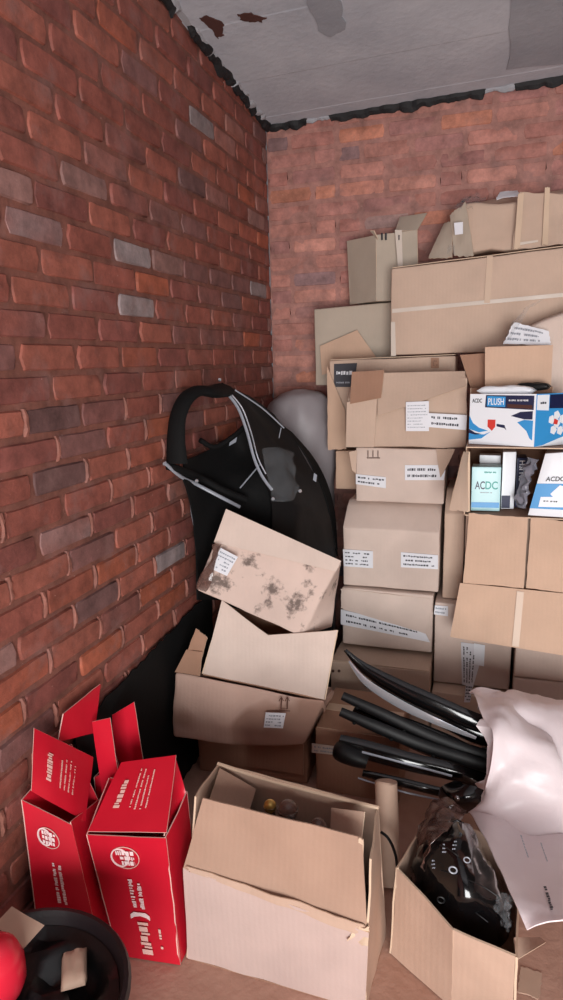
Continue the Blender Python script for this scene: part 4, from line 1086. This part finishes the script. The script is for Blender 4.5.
# lower skirt down to the floor behind the boxes
surf('lower_skirt', [[V((.05, -.87, .62)), V((.22, -.83, .62)), V((.44, -.60, .62))], [V((.05, -.86, .3)), V((.22, -.82, .3)), V((.44, -.59, .3))], [V((.05, -.86, .004)), V((.22, -.82, .004)), V((.44, -.58, .004))]], M['matt'], t, t=.008)
surf('back_lip', [[P(281, 424, y=-.68), P(292, 432, y=-.6)], [P(300, 446, y=-.64), P(312, 455, y=-.56)], [P(316, 474, y=-.62), P(326, 480, y=-.54)], [P(328, 505, y=-.60), P(335, 512, y=-.52)], [P(336, 548, y=-.60), P(338, 556, y=-.52)]], M['matt'], t, t=.006)
tube('edge_strip', smoothpath([P(226, 392, y=-.865), P(238, 408, y=-.875), P(247, 432, y=-.885), P(254, 458, y=-.90), P(262, 476, y=-.915), P(272, 490, y=-.93)], 5), .0062, M['trimgrey'], t, 8, flat=.6)
tube('edge_strip', smoothpath([P(229, 392, y=-.86), P(242, 408, y=-.865), P(251, 432, y=-.875), P(258, 458, y=-.89), P(266, 474, y=-.905)], 5), .003, M['chrome'], t, 6)
tube('edge_strip', smoothpath([P(165, 463, x=.036), P(180, 476, x=.05), P(196, 484, y=-1.08), P(215, 494, y=-1.05), P(240, 507, y=-1.0)], 5), .0065, M['trimgrey'], t, 8, flat=.6)
tube('edge_strip', smoothpath([P(190, 488, x=.045), P(191, 510, x=.045), P(196, 535, x=.045), P(203, 556, x=.05)], 5), .002, M['trimgrey'], t, 6)
tube('rim_fold', smoothpath([P(168, 466, x=.03), P(180, 470, x=.05), P(200, 478, y=-1.04), P(222, 490, y=-1.0), P(246, 500, y=-.94)], 5), .014, M['matt'], t, 10)
tube('rim_fold', smoothpath([P(200, 440, y=-.98), P(215, 447, y=-.93), P(234, 436, y=-.86), P(246, 425, y=-.8)], 5), .010, M['matt'], t, 10)
tube('rib', smoothpath([P(281, 428, y=-.70), P(276, 445, y=-.76), P(262, 462, y=-.84), P(240, 488, y=-.93)], 5), .0028, M['trimgrey'], t, 6)
tube('rib', smoothpath([P(235, 390, y=-.83), P(262, 408, y=-.76), P(284, 428, y=-.70)], 5), .0028, M['trimgrey'], t, 6)
sheet('sticker', [P(313, 480, y=-.70), P(316, 482, y=-.70), P(317, 475, y=-.70), P(314, 473, y=-.70)], M['trimgrey'], t, t=.002, nu=2, nv=2)
sheet('sticker', [P(229, 446, y=-.80), P(236, 442, y=-.80), P(237, 437, y=-.80), P(230, 441, y=-.80)], M['trimgrey'], t, t=.002, nu=2, nv=2)
for px, py, yy in ((165, 464, None), (197, 481, -1.10), (220, 380, -.86), (300, 491, -.93), (273, 499, -.96)):
    p = P(px, py, y=yy) if yy else P(px, py, x=.03)
    lathe('clip', [(.006, 0), (.007, .002), (.007, .008), (.004, .012)], p, (.2, -1, .3), M['chrome'], t, 12)
f_ = surf('clear_film', [[P(262, 450, y=-.88), P(278, 448, y=-.85), P(294, 452, y=-.80)], [P(266, 472, y=-.93), P(282, 468, y=-.90), P(296, 474, y=-.84)],
     [P(272, 492, y=-.96), P(286, 490, y=-.93), P(298, 492, y=-.88)], [P(271, 501, y=-.97), P(284, 502, y=-.95), P(294, 499, y=-.90)]], M['film'], t, t=.001, crumple=.02, cs=20)

# grey sack behind
def blob(name, rings, mat, parent=None, seg=36, crumple=.01, cs=8, seed=2):
    """closed bag: rings of (centre, rx, ry) upwards"""
    vs = []; fs = []
    cs_ = smoothpath([r[0] for r in rings], 5); rx = interp([r[1] for r in rings], 5); ry = interp([r[2] for r in rings], 5)
    for i, c in enumerate(cs_):
        for k in range(seg):
            a = 2*math.pi*k/seg; d = V((math.cos(a), math.sin(a), 0))
            p = c+V((d.x*rx[i], d.y*ry[i], 0)); p += d*crumple*(fbm(p, cs, seed)+.6*fbm(p, cs*2.5, seed+1))
            vs.append(p)
    n = len(cs_)
    for i in range(n-1):
        for k in range(seg): fs.append((i*seg+k, i*seg+(k+1) % seg, (i+1)*seg+(k+1) % seg, (i+1)*seg+k))
    fs.append(tuple(range(seg))); fs.append(tuple(range((n-1)*seg, n*seg)))
    return mk(name, vs, fs, mat, parent)
o = blob('sack', [(V((.19, -.20, .0)), .14, .12), (V((.19, -.20, .05)), .165, .14), (V((.19, -.20, .6)), .165, .145), (V((.19, -.20, 1.1)), .17, .145), (V((.19, -.20, 1.28)), .155, .135), (V((.2, -.20, 1.345)), .11, .10), (V((.2, -.2, 1.375)), .03, .03)], M['sackgrey'], crumple=.02)
tag(o, 'tall grey sack in the back corner behind the black vehicle panel', 'sack')

# ------------------------------------------------------------------ WHITE SACK with black trim strips
t = root('sack', 'white plastic sack lying on its side, black strips sticking out of its mouth', 'sack', (1.35, -1.15, 0))
def sack_tube(stations, seg=40):
    vs = []; fs = []; n = 8
    cc = smoothpath([s[0] for s in stations], n); ry = interp([s[1] for s in stations], n); rz = interp([s[2] for s in stations], n)
    m = len(cc)
    for i, c in enumerate(cc):
        for k in range(seg):
            a = 2*math.pi*k/seg
            p = c+V((0, math.cos(a)*ry[i], math.sin(a)*rz[i]))
            f = .016*math.sin(a*7+i*.22+2*fbm(c, 3, 1))*math.exp(-i/(m*.5))+.012*fbm(V((p.x*1.2, p.y*4, p.z*4)), 5, 4)+.014*fbm(V((p.x*3+p.z*4, p.z*7-p.x*5, p.y)), 3.4, 8)+.010*abs(fbm(V((p.x*3+p.z*5, p.z*9-p.x*6, p.y)), 4.5, 12))
            p += V((0, math.cos(a), math.sin(a)))*f
            if i == 0: p.x += .02*math.sin(a*5)+.012*math.sin(a*11)
            p.z = max(p.z, .003)
            vs.append(p)
    W = len(vs)
    inner = []
    for i, c in enumerate(cc):
        for k in range(seg):
            p = vs[i*seg+k]; d = (V((c.x, c.y, c.z))-p); d.x = 0
            inner.append(p+d.normalized()*.003)
    vs += inner
    for i in range(m-1):
        for k in range(seg):
            a, b2, c, d = i*seg+k, i*seg+(k+1) % seg, (i+1)*seg+(k+1) % seg, (i+1)*seg+k
            fs.append((a, b2, c, d)); fs.append((W+a, W+d, W+c, W+b2))
    for k in range(seg): fs.append((k, W+k, W+(k+1) % seg, (k+1) % seg))
    fs.append(tuple((m-1)*seg+k for k in range(seg)))
    return vs, fs
vs, fs = sack_tube([(V((1.075, -1.20, .27)), .13, .155), (V((1.14, -1.18, .26)), .17, .19), (V((1.25, -1.17, .225)), .21, .215), (V((1.45, -1.15, .215)), .23, .205), (V((1.62, -1.13, .17)), .19, .15), (V((1.72, -1.12, .12)), .08, .06)])
mk('bag_body', vs, fs, M['sack'], t)
surf('mouth_flap', [[P(469, 690, y=-1.12), P(500, 690, y=-1.10), P(545, 702, y=-1.08)], [P(478, 702, y=-1.26), P(505, 705, y=-1.24), P(550, 722, y=-1.2)],
                    [P(490, 725, y=-1.36), P(515, 735, y=-1.36), P(555, 750, y=-1.34)], [P(492, 760, y=-1.42), P(520, 770, y=-1.43), P(570, 780, y=-1.42)],
                    [P(480, 800, y=-1.43), P(510, 805, y=-1.46), P(570, 820, y=-1.47)], [P(470, 812, y=-1.42), P(510, 830, y=-1.50), P(572, 846, y=-1.52)]],
     M['sack'], t, t=.003, crumple=.018, cs=9, folds=lambda u, v: .010*math.sin(v*15+u*9)*(1-.5*u))
surf('draped_sheet', [[P(470, 812, y=-1.43), P(505, 822, y=-1.48), P(545, 832, y=-1.50), P(590, 845, y=-1.50)],
                      [P(484, 838, y=-1.64), P(515, 850, y=-1.65), P(550, 860, y=-1.66), P(592, 868, y=-1.66)],
                      [P(500, 872, y=-1.80), P(525, 880, y=-1.80), P(555, 888, y=-1.80), P(594, 895, y=-1.80)],
                      [P(516, 906, y=-1.90), P(535, 910, y=-1.90), P(560, 912, y=-1.90), P(595, 915, y=-1.90)],
                      [P(527, 930, y=-1.945), P(540, 925, y=-1.94), P(563, 921, y=-1.93), P(596, 926, y=-1.93)]],
     M['sack'], t, t=.003, crumple=.008, cs=10, folds=lambda u, v: .012*math.sin(u*9+v*4)*math.exp(-v*3))
# faint print on the drape
def lift(p, d=.016): return p+(CAM-p).normalized()*d
for (a, b2) in (((519, 834), (527, 858)), ((539, 842), (546, 862))):
    q = [lift(P(a[0], a[1], y=-1.63)), lift(P(a[0]+3, a[1], y=-1.63)), lift(P(b2[0]+3, b2[1], y=-1.70)), lift(P(b2[0], b2[1], y=-1.70))]
    prints([q[3], q[0], q[1], q[2]], 1, 7, t, M['trimgrey'], 'print', seed=131)
q = [lift(P(541, 880, y=-1.78)), lift(P(545, 880, y=-1.78)), lift(P(555, 910, y=-1.90)), lift(P(550, 911, y=-1.90))]
prints([q[3], q[0], q[1], q[2]], 1, 10, t, M['ink'], 'print', seed=123, fill=1.2)

GT = 'black plastic trim strips in the white sack'
def strip(pts, ws, th, label_, mat='black', arc=.35, updir=(0, -.35, 1), n=6, name='trim_strip', detail=None):
    """curved channel-section trim: path, widths, thickness"""
    tt = root(name, label_, 'trim strip', pts[len(pts)//2], GT)
    path = smoothpath(pts, n); w = interp(ws, n); vs = []; fs = []; S = 7
    frames = []
    for i, p in enumerate(path):
        tg = (path[min(i+1, len(path)-1)]-path[max(i-1, 0)]).normalized()
        u = V(updir); u = (u-tg*u.dot(tg)).normalized(); nr = tg.cross(u).normalized()
        if nr.dot(CAM-p) < 0: nr = -nr
        frames.append((p, u, nr, w[i]))
        for layer in (0, 1):
            for k in range(S):
                s = 2*k/(S-1)-1
                d = -arc*w[i]*s*s
                q = p+u*(s*w[i]*.5*(1-.0*layer))+nr*(d-(th if layer else 0))
                vs.append(q)
    for i in range(len(path)-1):
        a = i*2*S; b2 = (i+1)*2*S
        for k in range(S-1):
            fs.append((a+k, a+k+1, b2+k+1, b2+k)); fs.append((a+S+k, b2+S+k, b2+S+k+1, a+S+k+1))
        fs.append((a, b2, b2+S, a+S)); fs.append((a+S-1, a+2*S-1, b2+2*S-1, b2+S-1))
    e = (len(path)-1)*2*S
    fs.append(tuple(list(range(0, S))+list(range(2*S-1, S-1, -1)))); fs.append(tuple(list(range(e, e+S))+list(range(e+2*S-1, e+S-1, -1))))
    mk('body', vs, fs, M[mat], tt)
    return tt, frames
# long curved one on top, its bright reflection added as a metal band
st, fr = strip([P(344, 651, y=-1.16), P(362, 672, y=-1.17), P(395, 693, y=-1.19), P(435, 712, y=-1.21), P(478, 730, y=-1.22), V((1.2, -1.2, .33))], [.010, .05, .072, .078, .074, .06], .006, 'longest curved black trim strip with its silver reflection modelled below, uppermost in the sack')
tube('bright_line', smoothpath([P(349, 661, y=-1.20), P(366, 682, y=-1.225), P(400, 704, y=-1.245), P(440, 723, y=-1.26), P(476, 738, y=-1.26)], 6), interp([.004, .014, .017, .013, .006], 6), M['chrome'], st, 10, flat=.3)
st, fr = strip([P(365, 686, y=-1.14), P(400, 706, y=-1.15), P(440, 724, y=-1.16), P(482, 744, y=-1.17), V((1.2, -1.17, .29))], [.03, .08, .095, .095, .08], .006, 'broad black trim strip just under the one with the silver reflection')
st, fr = strip([P(341, 699, y=-1.21), P(380, 718, y=-1.22), P(430, 742, y=-1.23), P(480, 760, y=-1.23), V((1.2, -1.21, .24))], [.034, .048, .052, .054, .050], .007, 'satin black trim strip with clips, third from the top in the sack', 'satin')
for i in (3, 9): 
    p, u, nr, w_ = fr[i]; lathe('clip', [(.006, 0), (.0065, .003), (.003, .006)], p+nr*.002, nr, M['matt'], st, 10)
st, fr = strip([P(339, 715, y=-1.245), P(376, 732, y=-1.25), P(425, 752, y=-1.25), P(475, 768, y=-1.25), V((1.2, -1.23, .20))], [.036, .050, .052, .054, .05], .007, 'satin black trim strip with clips, fourth from the top in the sack', 'satin')
for i in (3, 8, 13):
    p, u, nr, w_ = fr[i]; lathe('clip', [(.006, 0), (.0065, .003), (.003, .006)], p+nr*.002, nr, M['matt'], st, 10)
st, fr = strip([P(337, 748, y=-1.29), P(365, 758, y=-1.29), P(410, 770, y=-1.29), P(455, 780, y=-1.28), V((1.16, -1.25, .16))], [.060, .078, .074, .066, .05], .012, 'thick rounded black trim strip with a blunt end, low in the sack')
p = P(341, 751, y=-1.295)
blob_ = []
o = lathe('blunt_end', [(.008, -.026), (.022, -.022), (.031, -.01), (.034, .01), (.032, .05), (.024, .09)], p, (.95, 0, -.25), M['satin'], st, 20)
tube('bright_line', smoothpath([P(362, 752, y=-1.325), P(400, 762, y=-1.325), P(452, 776, y=-1.32)], 6), .004, M['trimgrey'], st, 8, flat=.5)
st, fr = strip([P(362, 776, y=-1.30), P(400, 786, y=-1.30), P(440, 796, y=-1.30), V((1.10, -1.27, .13))], [.026, .036, .036, .03], .006, 'thin black trim strip with a grey lower edge, lowest in the sack')
tube('lower_edge', smoothpath([P(358, 778, y=-1.32), P(400, 791, y=-1.32), P(440, 800, y=-1.32)], 6), .003, M['trimgrey'], st, 8)
st, fr = strip([P(352, 712, y=-1.17), P(395, 738, y=-1.18), P(440, 758, y=-1.19), P(484, 776, y=-1.20), V((1.2, -1.18, .22))], [.05, .12, .13, .12, .09], .006, 'widest black trim panel, behind the two clipped strips in the sack')
# rounded bracket end
st = root('trim_strip', 'rounded black plastic end piece with a bolt, at the mouth of the white sack', 'trim strip', P(465, 800, y=-1.34), GT)
surf('body', [[P(438, 795, y=-1.35), P(444, 806, y=-1.38), P(458, 814, y=-1.38), P(474, 812, y=-1.38)], [P(442, 786, y=-1.36), P(452, 796, y=-1.40), P(464, 800, y=-1.41), P(478, 802, y=-1.40)], [P(456, 780, y=-1.34), P(464, 784, y=-1.37), P(474, 786, y=-1.38), P(484, 790, y=-1.38)]], M['black'], st, t=.02)
lathe('bolt', [(.008, 0), (.008, .004), (.004, .007)], P(457, 798, y=-1.415), (0, -1, .3), M['steel'], st, 10)

# ------------------------------------------------------------------ OPEN BOX front right with wrapped lamp unit
t = root('cardboard_box', 'open cardboard box on the floor in front of the white sack, holding a wrapped headlight', 'cardboard box', (1.05, -1.75, 0), 'cardboard boxes on the floor')
g = [V((.862, -1.752, .001)), V((1.018, -1.855, .001)), V((1.150, -1.895, .001)), V((1.165, -1.57, .001)), V((.96, -1.50, .001))]
T = [P(397, 868, y=-1.762), P(453, 930, y=-1.90), P(515, 957, y=-1.935), V((1.168, -1.57, .24)), V((.94, -1.50, .24))]
for i, nm in ((0, 'side_panel'), (1, 'front_panel'), (2, 'side_panel'), (3, 'back_panel'), (4, 'side_panel')):
    j = (i+1) % 5
    sheet(nm, [g[i], g[j], T[j], T[i]], M['dull'], t, t=.005, crumple=.003, edge=M['edge'])
k = len(g)
mk('base', [c+V((0, 0, .001)) for c in g]+[c+V((0, 0, .005)) for c in g], [tuple(range(5)), tuple(range(5, 10))]+[(i, (i+1) % 5, 5+(i+1) % 5, 5+i) for i in range(5)], M['brown'], t, False)
sheet('side_flap', [T[2]+V((.004, .006, -.012)), P(546, 942, y=-1.86), P(540, 937, y=-1.82), T[2]+V((.0, .05, .0))], M['dull'], t, t=.005, edge=M['edge'], nu=6, nv=3)
sheet('torn_edge', [T[0]+V((-.004, -.002, -.06)), T[0]+V((.004, -.004, -.06)), T[0]+V((.004, -.004, 0)), T[0]+V((-.003, 0, 0))], M['edge'], t, t=.004, nu=3, nv=6, rag=.1, crumple=.004)

t = root('headlight', 'black headlight unit wrapped in shiny clear film, standing in the open box at front right', 'headlight', P(460, 900, y=-1.74))
surf('housing', [[P(412, 905, y=-1.72), P(432, 925, y=-1.77), P(462, 940, y=-1.82), P(496, 945, y=-1.84), P(511, 928, y=-1.80)],
                 [P(409, 880, y=-1.71), P(430, 890, y=-1.78), P(460, 900, y=-1.85), P(494, 905, y=-1.83), P(510, 900, y=-1.76)],
                 [P(418, 850, y=-1.70), P(436, 855, y=-1.77), P(460, 862, y=-1.81), P(484, 872, y=-1.77), P(496, 872, y=-1.70)],
                 [P(428, 825, y=-1.64), P(442, 828, y=-1.70), P(460, 832, y=-1.72), P(474, 842, y=-1.69), P(484, 848, y=-1.64)],
                 [P(436, 812, y=-1.56), P(445, 812, y=-1.60), P(458, 818, y=-1.62), P(468, 826, y=-1.60), P(474, 832, y=-1.56)]], M['black'], t, t=.05, crumple=.014, cs=14)
def ringp(c, r, rr, mat, parent, name='lens_ring'):
    tube(name, [c+V((math.cos(a)*r, 0, math.sin(a)*r))-V((0, 0, 0)) for a in [k*math.pi/10 for k in range(20)]], rr, mat, parent, 6, closed=True)
ringp(lift(P(453, 870, y=-1.82)), .0085, .0018, M['trimgrey'], t); ringp(lift(P(467, 860, y=-1.80)), .007, .0014, M['trimgrey'], t)
ringp(lift(P(441, 900, y=-1.82)), .008, .002, M['satin'], t)
for (a, b2, c2) in (((441, 870), (478, 884), (500, 898)), ((456, 898), (475, 912), (488, 922)), ((440, 845), (450, 850), (458, 856))):
    tube('moulding_line', smoothpath([lift(P(*a, y=-1.80), .008), lift(P(*b2, y=-1.84), .008), lift(P(*c2, y=-1.85), .008)], 5), .0014, M['satin'], t, 6)
for (px, py) in ((431, 862), (442, 846), (452, 843)):
    q = [lift(P(px, py+8, y=-1.79), .02), lift(P(px+4, py+8, y=-1.79), .02), lift(P(px+5, py-3, y=-1.77), .02), lift(P(px+1, py-3, y=-1.77), .02)]
    prints(q, 3, 2, t, M['trimgrey'], 'moulded_mark', seed=px)
surf('clear_film', [[P(500, 928, y=-1.85), P(508, 930, y=-1.86), P(510, 925, y=-1.84)], [P(500, 912, y=-1.85), P(508, 912, y=-1.87), P(509, 914, y=-1.84)], [P(497, 896, y=-1.82), P(505, 894, y=-1.84), P(507, 900, y=-1.80)]], M['film'], t, t=.001, crumple=.025, cs=40, seed=9)
o = surf('smoky_wrap', [[P(412, 880, y=-1.73), P(418, 882, y=-1.74), P(424, 870, y=-1.76)], [P(414, 860, y=-1.68), P(420, 855, y=-1.73), P(432, 845, y=-1.76)],
     [P(420, 835, y=-1.64), P(430, 830, y=-1.70), P(446, 828, y=-1.72)], [P(430, 808, y=-1.56), P(442, 806, y=-1.60), P(462, 818, y=-1.64)], [P(440, 800, y=-1.50), P(450, 800, y=-1.52), P(466, 812, y=-1.56)]], M['smoke'], t, t=.0015, crumple=.02, cs=20)

p = P(530, 985, z=0)
o = sheet('paper_scrap', [p+V((-.03, -.03, .003)), p+V((.02, -.035, .003)), p+V((.03, .04, .003)), p+V((-.02, .045, .003))], M['label'], None, t=.002, crumple=.002, rag=.03); o.data.materials[0] = M['paleobj']; o.data.materials[1] = M['paleobj']; tag(o, 'pale paper scrap on the floor right of the open box with the headlight', 'paper')
# pale tube standing between the boxes, and a cable
a, b2 = P(392, 905, y=-1.52), P(386, 782, y=-1.44)
a.z = .004
o = tube('cardboard_tube', [a+V((-.01, 0, 0)), a.lerp(b2, .5)+V((-.004, 0, 0)), b2, b2+V((0, .001, .002))], [.034, .034, .033, .028], M['paleobj'], None, 24); tag(o, 'pale upright cardboard tube standing behind the large open box', 'tube')
o = tube('cable', smoothpath([P(381, 832, y=-1.57), P(388, 838, y=-1.58), P(394, 850, y=-1.58), P(397, 866, y=-1.58), V((P(397, 880, y=-1.58).x, -1.58, .004))], 6), .004, M['satin'], None, 8); tag(o, 'thin dark cable looping beside the pale cardboard tube', 'cable')
p = P(415, 815, y=-1.4)
o = blob_pack('foam_scrap', 'small pale foam scrap lying in shadow below the black trim strips', 'foam scrap', (p.x, -1.42, .0), (.06, .04, .03), .2, M['paleobj'])

# ------------------------------------------------------------------ LIGHT: daylight through the unseen opening behind the camera
w = bpy.data.worlds.new('world'); SC.world = w; w.use_nodes = True
bg = w.node_tree.nodes['Background']; bg.inputs[0].default_value = (.78, .86, 1, 1); bg.inputs[1].default_value = 1.0
def area(name, loc, rot, sx, sy, e, col):
    l = bpy.data.lights.new(name, 'AREA'); l.shape = 'RECTANGLE'; l.size = sx; l.size_y = sy; l.energy = e; l.color = col
    o = bpy.data.objects.new(name, l); COL.objects.link(o); o.location = loc; o.rotation_euler = rot; return o
area('daylight_unseen_opening', ((OX0+OX1)/2, YF-.02, OZ/2+.05), (math.radians(90), 0, 0), OX1-OX0, OZ-.1, 138, (1, .985, .97))
v = SC.view_settings
v.view_transform = 'Standard'; v.look = 'None'; v.exposure = .18; v.gamma = 1; v.use_curve_mapping = False
